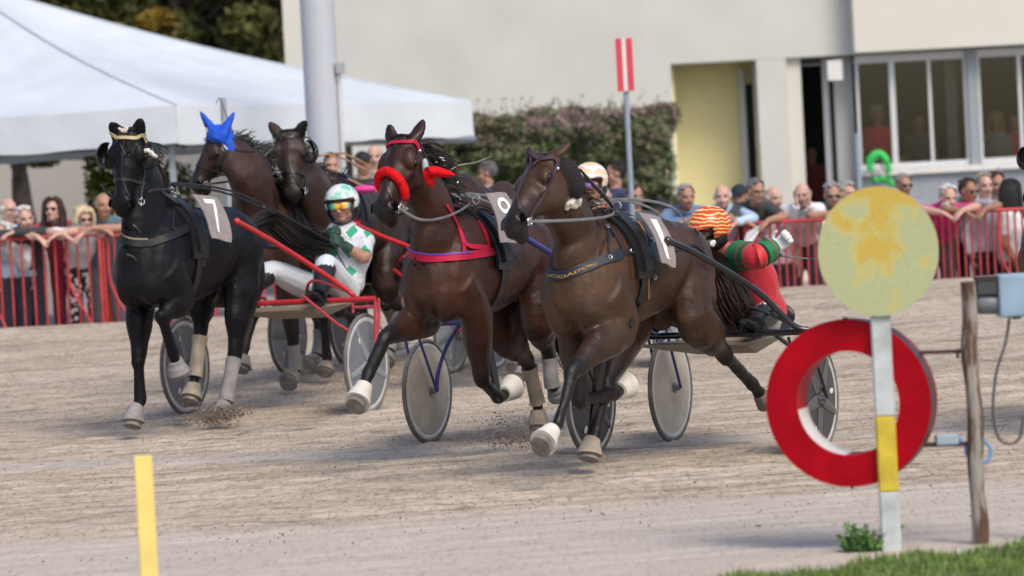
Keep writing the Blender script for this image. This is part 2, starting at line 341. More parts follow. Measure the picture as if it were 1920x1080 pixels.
# right block, stepping a little towards the track
fs_ = MB(); slab(fs_, XE - .02, XE + 8, yF - .5, yF + 3.2, zs + .02, 9); obj('upper_block', fs_, CREAM, bd, smooth=False)
zsill = bzz(1700, 318); gp = MB(); slab(gp, XE + .01, XE + 8, yF - .1, yF + .2, 0, zsill - .08); obj('window_apron', gp, GREYP, bd, smooth=False)
gs = MB(); slab(gs, XE - .03, XE + 2.0, yF - .2, yF + .1, zsill - .075, zsill + .02); slab(gs, bx(1838), XE + 8, yF - .2, yF + .1, zsill - .075, zsill + .02); obj('window_sill', gs, WHITE, bd, smooth=False)
pr = MB(); slab(pr, bx(1816), bx(1834), yF - .12, yF + .12, zsill - .07, zs); obj('window_pier', pr, GREYP, bd, smooth=False)
def window(x0, x1, mull):
    fr_ = MB(); zb = zsill + .025; ztop = zs - .01; wv = .042
    slab(fr_, x0, x0 + wv, yF - .06, yF + .04, zb, ztop); slab(fr_, x1 - wv, x1, yF - .06, yF + .04, zb, ztop)
    slab(fr_, x0 + wv, x1 - wv, yF - .06, yF + .04, zb, zb + .09); slab(fr_, x0 + wv, x1 - wv, yF - .06, yF + .04, ztop - .13, ztop)
    for m_, w_ in mull: slab(fr_, m_ - w_, m_ + w_, yF - .055, yF + .035, zb + .09, ztop - .13)
    f = obj('window', fr_, ALU, bd, smooth=False)
    g = MB(); slab(g, x0 + wv, x1 - wv, yF - .012, yF - .004, zb + .09, ztop - .13); obj('pane', g, GLASS, f, smooth=False)
window(XE + .02, bx(1815), [(bx(1676), .045), (bx(1746), .025)])
window(bx(1836), bx(1836) + 2.2, [(bx(1915), .03)])
# hanging curtain strip and floor inside are seen dimly
cu = MB(); slab(cu, bx(1785), bx(1806), yF + .5, yF + .56, zsill, zs); obj('curtain', cu, mat('grey curtain', (.2, .22, .21), .9, var=.2, vscale=20), bd, smooth=False)
# second low building behind the marquee
b2 = MB(); y2 = 62; slab(b2, at(-200, 300, 62)[0], at(900, 300, 62)[0], y2, y2 + 3, 0, 4.0)
ob = obj('outbuilding', b2, mat('beige render', (.40, .375, .34), .9, var=.06, vscale=.7), smooth=False, origin=(-9, 62, 0)); tag(ob, 'plain beige outbuilding seen under the marquee edge', 'building')

# ================================================================== FLOODLIGHT MAST
mo = at(624, 560, 36.3); mo[2] = .3; md_ = thing('mast', mo, 'thick pale grey mast rising behind the racing horses', 'mast')
ms_ = MB(); ms_.loft([(mo[0], mo[1], .3), (mo[0], mo[1], 9)], [.206, .195], n=32, sub=1); obj('shaft', ms_, mat('pale grey mast paint', (.50, .54, .60), .5, var=.04, vscale=2), md_)
cx_ = mo[0] + .196; cd_ = MB(); slab(cd_, cx_, cx_ + .045, mo[1] - .10, mo[1] - .06, .3, at(632, 122, 36.3)[2]); obj('conduit', cd_, ALU, md_, smooth=False)
jb = MB(); q = at(630, 128, 36.1); jb.box((cx_ + .04, mo[1] - .10, q[2]), .05, .05, .06); obj('junction_box', jb, mat('box grey', (.35, .37, .4), .6), md_, smooth=False)
cb = MB(); cb.tube([at(640, -20, 36.1), at(641, 60, 36.1), at(650, 105, 36.1), at(650, 135, 36.1), at(640, 148, 36.1), at(632, 146, 36.1)], .006, sub=5); obj('cable', cb, ALU, md_)

# ================================================================== MARQUEE
FAB = mat('marquee canvas', (.65, .71, .76), .55, var=.05, vscale=1.2, bump=.03, bscale=1.6)
def plumb(p, dz): return V(p[0], p[1], p[2] + dz)
C1 = at(330, 195, 37); C2 = at(885, 193, 41); C0 = at(-700, 214, 38.5); P_ = at(-90, -42, 43)
C0[2] = C1[2] = C2[2] = (C1[2] + C2[2]) / 2
C3 = C0 + C2 - C1; C3[2] = C1[2]
mo = V(*C1[:2], .3); mq = thing('marquee', mo, 'large white marquee with scalloped roof slopes and deep valance left of the mast', 'marquee')
rf = MB()
def roof_face(a, b, top, nu=24, nv=16):
    vs = []; fs = []
    for j in range(nv + 1):
        v_ = j / nv
        for i in range(nu + 1):
            u_ = i / nu; e = a * (1 - u_) + b * u_; q = e * (1 - v_) + top * v_
            q = q + V(0, 0, -.30 * math.sin(math.pi * v_) * (.55 + .45 * math.sin(math.pi * u_)) * .8 - .02 * math.sin(math.pi * u_) * (1 - v_) + .012 * math.sin(u_ * 37) * math.sin(math.pi * v_)); vs.append(q)
    for j in range(nv):
        for i in range(nu): k_ = j * (nu + 1) + i; fs.append((k_, k_ + 1, k_ + nu + 2, k_ + nu + 1))
    rf.add(vs, fs)
roof_face(C0, C1, P_); roof_face(C1, C2, P_); roof_face(C2, C3, P_); roof_face(C3, C0, P_)
obj('roof', rf, FAB, mq)
sm_ = MB()
for e_ in (C0, C1, C2):
    sm_.loft([e_ * (1 - v_) + P_ * v_ + V(0, 0, -.30 * math.sin(math.pi * v_) * .44 + .004) for v_ in np.linspace(0, .99, 24)], [.016] * 24, n=6, sub=1)
obj('seam', sm_, mat('canvas seam', (.52, .58, .64), .6), mq)
va = MB(); vh = .46
def valance(a, b, n_=40):
    vs = []; d = nrm(b - a); nn_ = np.cross(d, UP)
    for i in range(n_ + 1):
        u_ = i / n_; e = a * (1 - u_) + b * u_ + V(0, 0, -.02 * math.sin(math.pi * u_)); w_ = nn_ * .012 * math.sin(i * 1.7)
        vs += [e, e + w_ - UP * vh * .5, e - w_ - UP * (vh + .012 * math.sin(i * .9))]
    va.add(vs, [(3 * i + k_, 3 * i + 3 + k_, 3 * i + 4 + k_, 3 * i + 1 + k_) for i in range(n_) for k_ in (0, 1)])
valance(C0, C1); valance(C1, C2); valance(C2, C3); obj('valance', va, FAB, mq)
for pp in (at(321, 300, 37.15), C3, C0 + (C1 - C0) * .3):
    pb = MB(); slab(pb, pp[0] - .035, pp[0] + .035, pp[1] + .1, pp[1] + .17, .3, C1[2] - .03); obj('pole', pb, mat('galvanised steel', (.32, .37, .42), .45, .3, var=.08), mq, smooth=False)
bm_ = MB()
for a_, b_ in ((C0, C1), (C1, C2)):
    a2 = a_ - UP * (vh + .02) + V(0, .6, 0); b2_ = b_ - UP * (vh + .02) + V(0, .6, 0); bm_.loft([a2, b2_], [.05, .05], sub=1, n=4)
obj('frame_beam', bm_, mat('galvanised steel', ()), mq, smooth=False)

# small steel stake with a wire, in front of the marquee
sb = MB(); q0 = ground(424, 440); q = at(418, 184, 30); q0 = V(q[0] , q[1], .3); sb.loft([q0, q], [.03, .03], n=10, sub=1)
spo = tag(obj('steel_post', sb, mat('galvanised steel', ()), origin=q0), 'thin grey steel post standing behind the blue-eared horse', 'post')

# ================================================================== TREES, HEDGE, BUSHES
LEAFG = mat('dark leaf', (.045, .06, .02), .6, var=.5, vscale=1.2, col2=(.02, .03, .012))
t, p, N, L = nodes_of(LEAFG)
def leafmat(name, a, b_, sc=1.5):
    m = mat(name, a, .6, vscale=sc, col2=b_, spec=.3); return m
LEAFD = leafmat('dark tree leaf', (.12, .125, .03), (.022, .028, .010), 1.4)
LEAFO = leafmat('sunlit leaf', (.35, .22, .03), (.12, .10, .02), .7)  # yellow tone paints sunlight onto some of the leaf clumps
HEDGE = leafmat('hedge leaf', (.20, .24, .11), (.06, .085, .035), 5.)
HEDGEP = leafmat('hedge reddish tip', (.42, .30, .29), (.18, .15, .12), 3.)
BARK = mat('bark', (.05, .04, .032), .9, var=.3, bump=.02, bscale=12)
def leaves(b, centres, size, mi=0):
    n_ = len(centres); A = RNG.normal(size=(n_, 3)); B = RNG.normal(size=(n_, 3)); A /= np.linalg.norm(A, axis=1)[:, None]; B -= A * (A * B).sum(1)[:, None]; B /= np.linalg.norm(B, axis=1)[:, None]
    s_ = size * (.6 + .8 * RNG.random(n_))[:, None]; c = np.asarray(centres); o_ = len(b.v)
    q = np.stack([c - A * s_, c + B * s_ * .45, c + A * s_, c - B * s_ * .45], 1).reshape(-1, 3)
    b.v += q.tolist(); b.f += [(o_ + 4 * i, o_ + 4 * i + 1, o_ + 4 * i + 2, o_ + 4 * i + 3) for i in range(n_)]; b.mi += [mi] * n_
def blob_pts(c, r, n_, shell=.55):
    d = RNG.normal(size=(n_, 3)); d /= np.linalg.norm(d, axis=1)[:, None]; return V(c) + d * V(r) * (shell + (1 - shell) * RNG.random(n_) ** .5)[:, None]
def tree(x, y, h, r, label, n_cl, nleaf, tr=.3, lowest=.35, mats=None, size=.16, grp='trees behind the marquee'):
    T = thing('tree', (x, y, .2), label, 'tree', grp); tb = MB(); tb.loft([(x, y, .2), (x + .1, y, h * .3), (x, y + .1, h * .6), (x, y, h * .85)], [tr, tr * .8, tr * .5, tr * .15], n=12)
    cb = MB()
    for i in range(n_cl):
        a = random.uniform(0, 6.28); hh = random.uniform(lowest, 1) * h; rr = r * random.uniform(.2, 1) * (1.1 - .5 * abs(hh / h - .6)); c = V(x + rr * math.cos(a), y + rr * math.sin(a), hh); s_ = random.uniform(.45, 1.0)
        tb.loft([(x, y, hh * .75), (V(x, y, hh * .8) + c) / 2 + V(0, 0, .1), c], [tr * .3, tr * .16, .02], n=6, sub=2)
        leaves(cb, blob_pts(c, (s_, s_, s_ * .7), nleaf), size, 1 if random.random() < .11 else 0)
    obj('trunk', tb, BARK, T); obj('crown', cb, mats or [LEAFD, LEAFO], T, smooth=False); return T
tree(at(60, 0, 70)[0], 70, 11, 4.2, 'dark broadleaf tree above the left end of the marquee roof', 60, 420, size=.17)
tree(at(330, 0, 67)[0], 67, 10.5, 3.6, 'dark tree with a few leaves painted yellow as sunlit above the middle of the marquee', 62, 420, size=.17)
tree(at(520, 0, 74)[0], 74, 11, 3.6, 'dark tree close to the left side of the pale mast', 56, 420, size=.17)
T = tree(at(20, 0, 47)[0], 47, 3.6, 1.2, 'thick dark trunk with low branches at the left edge under the marquee', 7, 200, tr=.30, lowest=.85, mats=[LEAFD, LEAFD], size=.08)
# low leafy branch under the canopy and yellow-green bush
bu = MB(); c = at(195, 335, 40)
leaves(bu, np.concatenate([blob_pts(c + V(0, 0, dz), (.28, .3, .3), 500, .3) for dz in (-.55, -.2, .15)]), .05)
tag(obj('bush', bu, leafmat('yellow green leaf', (.22, .24, .05), (.05, .08, .02), 4), smooth=False, origin=(c[0], c[1], .3)), 'yellow-green bush behind the black horse head', 'bush')
bu = MB(); c = at(75, 303, 44); leaves(bu, blob_pts(c, (.28, .2, .09), 260, .2), .05); bu.loft([at(10, 300, 44.5), c, at(105, 310, 44)], [.02, .012, .004], n=5)
tag(obj('branch', bu, LEAFD, smooth=False, origin=c), 'low leafy branch hanging under the marquee edge', 'branch')
bu = MB(); c = at(300, 360, 41); leaves(bu, blob_pts(c, (.6, .4, .45), 1200, .3), .05); c2_ = at(360, 350, 41)
tag(obj('bush', bu, LEAFD, smooth=False, origin=(c[0], c[1], .3)), 'dark green bush under the marquee between the two left horses', 'bush')
bu = MB(); c = at(665, 330, 46); slab(bu, at(642, 330, 46)[0], at(662, 330, 46)[0], 46, 46.2, .3, at(660, 262, 46)[2] + .4)
tag(obj('post', bu, DARKIN, smooth=False, origin=(c[0], 46, .3)), 'dark square post right of the mast under the marquee', 'post')

hc = at(1030, 300, 46); hx0, hx1 = at(790, 300, 46)[0], at(1262, 300, 46)[0]; hz1 = at(1030, 212, 46)[2]
hg = thing('hedge', (hc[0], 46, .2), 'long clipped hedge with reddish new growth in front of the pale wall', 'hedge'); hb = MB()
n_ = 90000; U = RNG.random((n_, 3)); face = np.array([0, 0, 0, 0, 1, 2])[RNG.integers(0, 6, n_)]
px_ = hx0 + (hx1 - hx0) * U[:, 0]; pz = .2 + (hz1 - .2) * U[:, 2]; pyy = 46 + 1.2 * U[:, 1]
pz = np.where(face == 1, hz1, pz); pyy = np.where(face == 0, 46, pyy); pyy = np.where(face == 3, 46, pyy); px_ = np.where(face == 2, np.where(U[:, 1] > .3, hx1, hx0), px_)
lump = .24 * (vnoise(px_, pz, .35, .3, 31) - .5) + .10 * (vnoise(px_, pz, .12, .12, 32) - .5)
top = .28 * (vnoise(px_, pyy, .5, .6, 33) - .5); pyy = pyy + lump * 2; uu = (px_ - hx0) / (hx1 - hx0); pz = .2 + (pz - .2) * (1 - .07 * (1 - uu) ** 1.5); pz = pz + np.where(pz > hz1 - .55, top, 0) - .10 * (np.abs((px_ - (hx0 + hx1) / 2) / ((hx1 - hx0) / 2)) ** 6) * (pz > hz1 - .4)
px_ = px_ + np.where(px_ > hx1 - .05, 2.0 * lump, 0)
pts = np.stack([px_, pyy, pz], 1); pink = RNG.random(n_) < np.clip(np.clip((pz - (hz1 - .8)) / .7, 0, 1) * .75 + .9 * (vnoise(px_, pz, .35, .25, 41) - .52), 0, .85)
pts = pts + RNG.normal(size=pts.shape) * .035; leaves(hb, pts[~pink], .042, 0); leaves(hb, pts[pink], .036, 1)
spr = []
for i in range(46):
    x = random.uniform(hx0 + .1, hx1 - .15); l_ = random.uniform(.08, .34); dx = random.uniform(-.1, .2)
    for k_ in range(10): spr.append((x + dx * k_ / 10, 46 + random.uniform(0, .8), hz1 + l_ * k_ / 10))
leaves(hb, np.array(spr), .028, 0)
obj('foliage', hb, [HEDGE, HEDGEP], hg, smooth=False)
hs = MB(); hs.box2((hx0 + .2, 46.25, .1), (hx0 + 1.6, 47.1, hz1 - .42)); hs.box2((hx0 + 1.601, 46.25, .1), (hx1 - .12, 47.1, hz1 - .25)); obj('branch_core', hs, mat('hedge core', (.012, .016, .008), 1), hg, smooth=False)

# ================================================================== SIGN POST
so = at(1189, 470, 33.9); so[2] = back_z(so[0]); top = at(1171, 78, 33.9)
sg = thing('sign_post', so, 'tall grey post carrying a red and white striped board', 'sign')
sp = MB(); sp.loft([so, V(so[0], so[1], top[2])], [.03, .03], n=12, sub=1); obj('pole', sp, mat('blue grey pole', (.30, .37, .43), .5, .2, var=.08), sg)
bdn = MB(); zc = at(1172, 122, 33.9)[2]; bdn.box((so[0], so[1] - .045, zc), .092, .008, .29); bo_ = obj('board', bdn, WHITE, sg, smooth=False)
for s_ in (-1, 1):
    q = MB(); q.box((so[0] + s_ * .057, so[1] - .056, zc), .034, .0025, .288); obj('red_stripe', q, mat('sign red', (.62, .05, .09), .5, var=.05), bo_, smooth=False)

# green looped thing, and steel pipe post below the windows
gt = thing('green_loop', at(1652, 330, 49.6), 'bright green looped strap bag hanging below the clubhouse window', 'bag')
q = MB(); q.loft([at(1632, 320, 49.6), at(1632, 300, 49.6), at(1646, 290, 49.6), at(1660, 298, 49.6), at(1668, 325, 49.6)], [(.03, .05), (.05, .07), (.055, .08), (.05, .06), (.03, .04)], side=V(0, 1, 0), n=12); 
GRN = mat('bright green fabric', (.03, .50, .10), .5, var=.3, vscale=8, bump=.01, bscale=14); obj('loop', q, GRN, gt)
q = MB(); q.ell(at(1660, 337, 49.6), (.11, .08, .07)); q.ell(at(1640, 338, 49.6), (.06, .06, .06)); q.ell(at(1672, 345, 49.6), (.07, .06, .05)); obj('pouch', remesh(q, .012, 6), GRN, gt)
q = MB(); q.tube([at(1650, 292, 49.5), at(1653, 310, 49.5), at(1662, 325, 49.5), at(1668, 335, 49.5)], .012, sub=4); q.tube([at(1633, 318, 49.5), at(1638, 335, 49.5), at(1644, 345, 49.5)], .01, sub=4); obj('strap', q, BLACKL, gt)
q = at(1606, 250, 45); qo = V(q[0], q[1], .2); b = MB(); b.loft([qo, q], [.04, .04], n=12, sub=1); b.disc(q, UP, .065, .03)
tag(obj('pipe_post', b, mat('blue grey pole', ()), origin=qo), 'grey pipe post with flat cap in front of the left window', 'post')
q = at(1873, 315, 46); qo = V(q[0], q[1], .2); b = MB(); b.loft([qo, q], [.03, .03], n=12, sub=1)
tag(obj('pipe_post', b, mat('blue grey pole', ()), origin=qo), 'thin grey pipe post below the right window', 'post')

# ================================================================== RED BARRIERS
FR = mat('barrier red paint', (.46, .045, .045), .45, var=.2, vscale=6)
def barrier_mesh(wd, n_, h, zb):
    fr_ = MB(); fr_.tube([(0, 0, 0.06), (0, 0, h - .04), (.04, 0, h), (wd - .04, 0, h), (wd, 0, h - .04), (wd, 0, .06)], .02, n=8); fr_.tube([(0, 0, .14), (wd, 0, .14)], .014)
    br = MB()
    for i in range(1, n_): x = wd * i / n_; br.tube([(x, 0, .14), (x, 0, h)], .0125, n=6)
    ft = []
    for x in (.03, wd - .03): ft.append(MB()); ft[-1].tube([(x, -.32, .0), (x, -.28, .04), (x, 0, .09), (x, .28, .04), (x, .32, 0)], .014, n=6, sub=3)
    cu_ = []
    for x in (.06, wd - .34): cu_.append(MB()); cu_[-1].tube([(x, -.02, h * .98), (x, -.05, h * .62), (x + .07, -.07, h * .42), (x + .20, -.16, h * .24), (x + .30, -.30, .03)], .015, n=6, sub=4)
    return fr_, br, ft, cu_
def barrier(x, wd, n_, ztop, y, label, grp):
    zb = back_z(x + wd / 2); h = ztop - zb; T = thing('crowd_barrier', (0, 0, 0), label, 'barrier', grp); fr_, br, ft, cu_ = barrier_mesh(wd, n_, h, zb)
    for nm, m_ in [('frame', fr_), ('bars', br)] + [('foot', q) for q in ft] + [('curved_brace', q) for q in cu_]: obj(nm, m_, FR, T)
    T.location = (x, y, zb); return T
BY = 33.45
xs = at(-40, 520, BY)[0]; names = ['behind the white-haired man and the long-haired woman at far left', 'behind the blonde woman at left', 'left of the black horse legs', 'behind the green-white driver', 'behind the red-noseband horse', 'behind the rightmost brown horse neck']
k = 0
for x in np.arange(xs, at(1010, 500, BY)[0], 1.36):
    barrier(x, 1.32, 11, 1.55 - .02 * k, BY + .02 * (k % 2), 'red steel crowd barrier with wide-set bars, ' + ['at the left edge under the white-haired man', 'below the blonde woman', 'behind the legs of the black horse', 'behind the green and white driver', 'behind the horse with the red noseband', 'behind the second horse rump'][min(k, 5)], 'red wide-barred barriers along the left of the rail'); k += 1
xe = x + 1.36; k = 0
while xe < 6.6:
    barrier(xe, 1.5, 19, 1.30, BY + .02 * (k % 2), 'red steel crowd barrier with close-set bars, ' + ['behind the rightmost horse', 'behind the driver in red', 'behind the round yellow marker', 'at the right edge below the pink shirt', 'past the right edge', 'furthest right'][min(k, 5)], 'red close-barred barriers along the right of the rail'); xe += 1.54; k += 1
# ================================================================== PEOPLE
def skin(tone):
    c = {'a': (.52, .30, .22), 'b': (.42, .23, .165), 'c': (.34, .18, .12), 'p': (.58, .36, .29)}[tone]
    m = mat('skin ' + tone, c, .5, var=.10, vscale=22, spec=.35)
    m.node_tree.nodes['Principled BSDF'].inputs['Subsurface Weight'].default_value = .0; return m
EYE = mat('dark eye', (.02, .014, .01), .15); LIP = mat('lip', (.34, .11, .10), .5); LENS = mat('dark lens', (.008, .009, .012), .06, spec=.8)
def cloth(col, nm=None, **k): return mat(nm or 'cloth %.2f %.2f %.2f' % col, col, .8, var=.14, vscale=9, bump=.006, bscale=16, sheen=.2, **k)
def axes_of(f, tilt=0, roll=0):
    f = nrm(f); s = nrm(np.cross(f, UP)) * -1          # s: the person's left when facing f ... world handed
    s = nrm(np.cross(UP, f)); u = np.cross(f, s)
    f2 = f * math.cos(tilt) - u * math.sin(tilt); u2 = u * math.cos(tilt) + f * math.sin(tilt)
    s3 = s * math.cos(roll) + u2 * math.sin(roll); u3 = u2 * math.cos(roll) - s * math.sin(roll); return f2, s3, u3
def head_vol(b, c, ax, k=1.0, male=True):
    f, s, u = ax; A = (s, f, u); P = lambda x, y, z: c + s * x * k + f * y * k + u * z * k
    b.ell(P(0, -.012, .035), (.074 * k, .094 * k, .088 * k), A); b.ell(P(0, .018, -.025), (.062 * k, .072 * k, .075 * k), A)
    b.ell(P(0, .045, -.075), (.038 * k, .038 * k, .034 * k), A)                               # chin
    b.ell(P(0, .066, .030), (.055 * k, .022 * k, .016 * k), A)                                # brow
    b.loft([P(0, .078, .022), P(0, .096, -.006), P(0, .108, -.026), P(0, .088, -.036)], [.008 * k, .010 * k, .014 * k, .012 * k], side=s, n=8)
    for q in (-1, 1):
        b.ell(P(q * .014, .092, -.031), (.010 * k, .012 * k, .009 * k), A)
        b.ell(P(q * .038, .058, -.022), (.024 * k, .024 * k, .026 * k), A)                      # cheek
        b.ell(P(q * .078, -.008, .0), (.010 * k, .022 * k, .032 * k), A); b.ell(P(q * .052, .01, -.06), (.014 * k, .03 * k, .022 * k), A)
    b.ell(P(0, .078, -.055), (.024 * k, .014 * k, .011 * k), A)
def head_bits(par, c, ax, k, glasses, o):
    f, s, u = ax; A = (s, f, u); P = lambda x, y, z: c + s * x * k + f * y * k + u * z * k
    if glasses != 'sun':
        for q in (-1, 1):
            e = MB(); e.ell(P(q * .031, .070, .006), (.013 * k, .010 * k, .008 * k), A, 8, 6); obj('eye', e, EYE, par)
        e = MB()
        for q in (-1, 1): e.loft([P(q * .014, .086, .025), P(q * .032, .084, .030), P(q * .05, .070, .024)], [.004 * k] * 3, n=5)
        obj('eyebrows', e, mat('eyebrow', (.06, .045, .035), .9), par)
    e = MB(); e.loft([P(-.022, .078, -.056), P(0, .091, -.053), P(.022, .078, -.056)], [.004 * k, .007 * k, .004 * k], n=6); obj('mouth', e, LIP, par)
    if glasses:
        e = MB()
        for q in (-1, 1):
            if glasses == 'sun': e.ell(P(q * .034, .086, .008), (.029 * k, .009 * k, .020 * k), A, 10, 6)
            else: e.torus(P(q * .034, .094, .006), f, .022 * k, .0028 * k, n=14, m=5)
            e.tube([P(q * .058, .080, .012), P(q * .078, .03, .012), P(q * .08, -.03, .01)], .003 * k, n=5)
        e.tube([P(-.012, .098, .012), P(.012, .098, .012)], .003 * k, n=5); obj('sunglasses' if glasses == 'sun' else 'spectacles', e, LENS, par)
def hair(par, c, ax, k, style, col):
    f, s, u = ax; A = (s, f, u); P = lambda x, y, z: c + s * x * k + f * y * k + u * z * k; b = MB(); hm = mat('hair %.2f %.2f %.2f' % col, col, .75, var=.35, vscale=40, bump=.01, bscale=60)
    if style in ('short', 'crop', 'bob', 'long'):
        g = .090 if style == 'crop' else .097
        b.ell(P(0, -.018, .040), (g * k * .9, g * k * 1.08, g * k * 1.05), A, 20, 14, keep=lambda l: l[2] > .72 - .0 or (l[1] < .55 and l[2] > -.15 + .75 * max(0, l[1] + .1)) or (l[1] < -.15 and l[2] > -.75))
        for i in range(26):
            a = random.uniform(0, 6.28); r_ = random.uniform(0, .075); b.ell(P(r_ * math.cos(a), -.02 + r_ * 1.1 * math.sin(a), .04 + math.sqrt(max(0, .0086 - r_ * r_ * .9))), (.022 * k, .026 * k, .013 * k), A, 7, 5)
    if style == 'fringe':
        for q in (-1, 1):
            b.loft([P(q * .078, .012, .03), P(q * .084, -.035, .015), P(q * .06, -.085, .0), P(0, -.108, -.005)], [(.03 * k, .008 * k)] * 4, side=u, n=8)
    if style == 'long':
        for q in (-1, 1):
            b.loft([P(q * .02, .045, .128), P(q * .075, .03, .09), P(q * .093, .01, .0), P(q * .10, .0, -.10), P(q * .115, .01, -.20), P(q * .11, .03, -.27)], [(.02 * k, .03 * k), (.025 * k, .045 * k), (.022 * k, .05 * k), (.026 * k, .05 * k), (.026 * k, .045 * k), (.008 * k, .01 * k)], side=s, n=10)
        b.loft([P(0, -.08, .08), P(0, -.115, 0), P(0, -.11, -.14), P(0, -.09, -.25)], [(.07 * k, .04 * k), (.09 * k, .035 * k), (.10 * k, .03 * k), (.05 * k, .01 * k)], side=s, n=12)
    if style == 'bob':
        for q in (-1, 1):
            b.loft([P(q * .015, .07, .118), P(q * .070, .045, .08), P(q * .092, .015, .0), P(q * .085, .02, -.085)], [(.022 * k, .03 * k), (.026 * k, .045 * k), (.03 * k, .05 * k), (.012 * k, .03 * k)], side=s, n=10)
        b.loft([P(-.06, .06, .10), P(0, .085, .095), P(.06, .06, .10)], [(.012 * k, .025 * k)] * 3, side=f, n=8)
        b.loft([P(0, -.08, .08), P(0, -.115, 0), P(0, -.10, -.09)], [(.07 * k, .04 * k), (.085 * k, .035 * k), (.06 * k, .02 * k)], side=s, n=12)
    if style == 'cap':
        b.ell(P(0, -.01, .045), (.086 * k, .103 * k, .092 * k), A, 18, 12, keep=lambda l: l[2] > -.08)
        b.ell(P(0, .105, .052), (.062 * k, .055 * k, .009 * k), A, 14, 6); obj('cap', b, hm, par); return
    if b.v: obj('hair', b, hm, par)
def hand(b, wrist, d, palm_n, k=1.0, curl=.9, right=True, grip=False, fat=1.0):
    """palm with four unequal fingers and a thumb; d = direction of the hand, palm_n = normal out of the palm"""
    d = nrm(d); n_ = nrm(palm_n - d * np.dot(palm_n, d)); s = np.cross(d, n_) * (1 if right else -1)
    b.loft([wrist - d * .01, wrist + d * .03 * k, wrist + d * .07 * k, wrist + d * .092 * k], [(.027 * k, .019 * k), (.037 * k, .018 * k), (.042 * k, .016 * k), (.038 * k, .012 * k)], side=s, n=10)
    for i, ln in enumerate((.070, .080, .074, .058)):
        p = wrist + d * .088 * k + s * (.030 - .020 * i) * k; pts = [p]; th = .25 if not grip else .9
        for fr_ in (.45, .32, .23):
            pts.append(pts[-1] + (d * math.cos(th) + n_ * math.sin(th)) * ln * fr_ * k); th += curl * .6 if not grip else 1.35
        b.loft(pts, [.0095 * k * fat, .009 * k * fat, .008 * k * fat, .006 * k * fat], n=7, sub=2)
    t0 = wrist + d * .025 * k + s * .034 * k; t1 = t0 + (d * .6 + s * .7 + n_ * .35) * .035 * k; t2 = t1 + (d * .9 + s * .1 + n_ * .5) * .034 * k; b.loft([t0, t1, t2], [.014 * k, .011 * k, .008 * k], n=7, sub=3)
def limb(b, pts, rad, side=None, n=12): b.loft(pts, rad, side=side, n=n, sub=4)

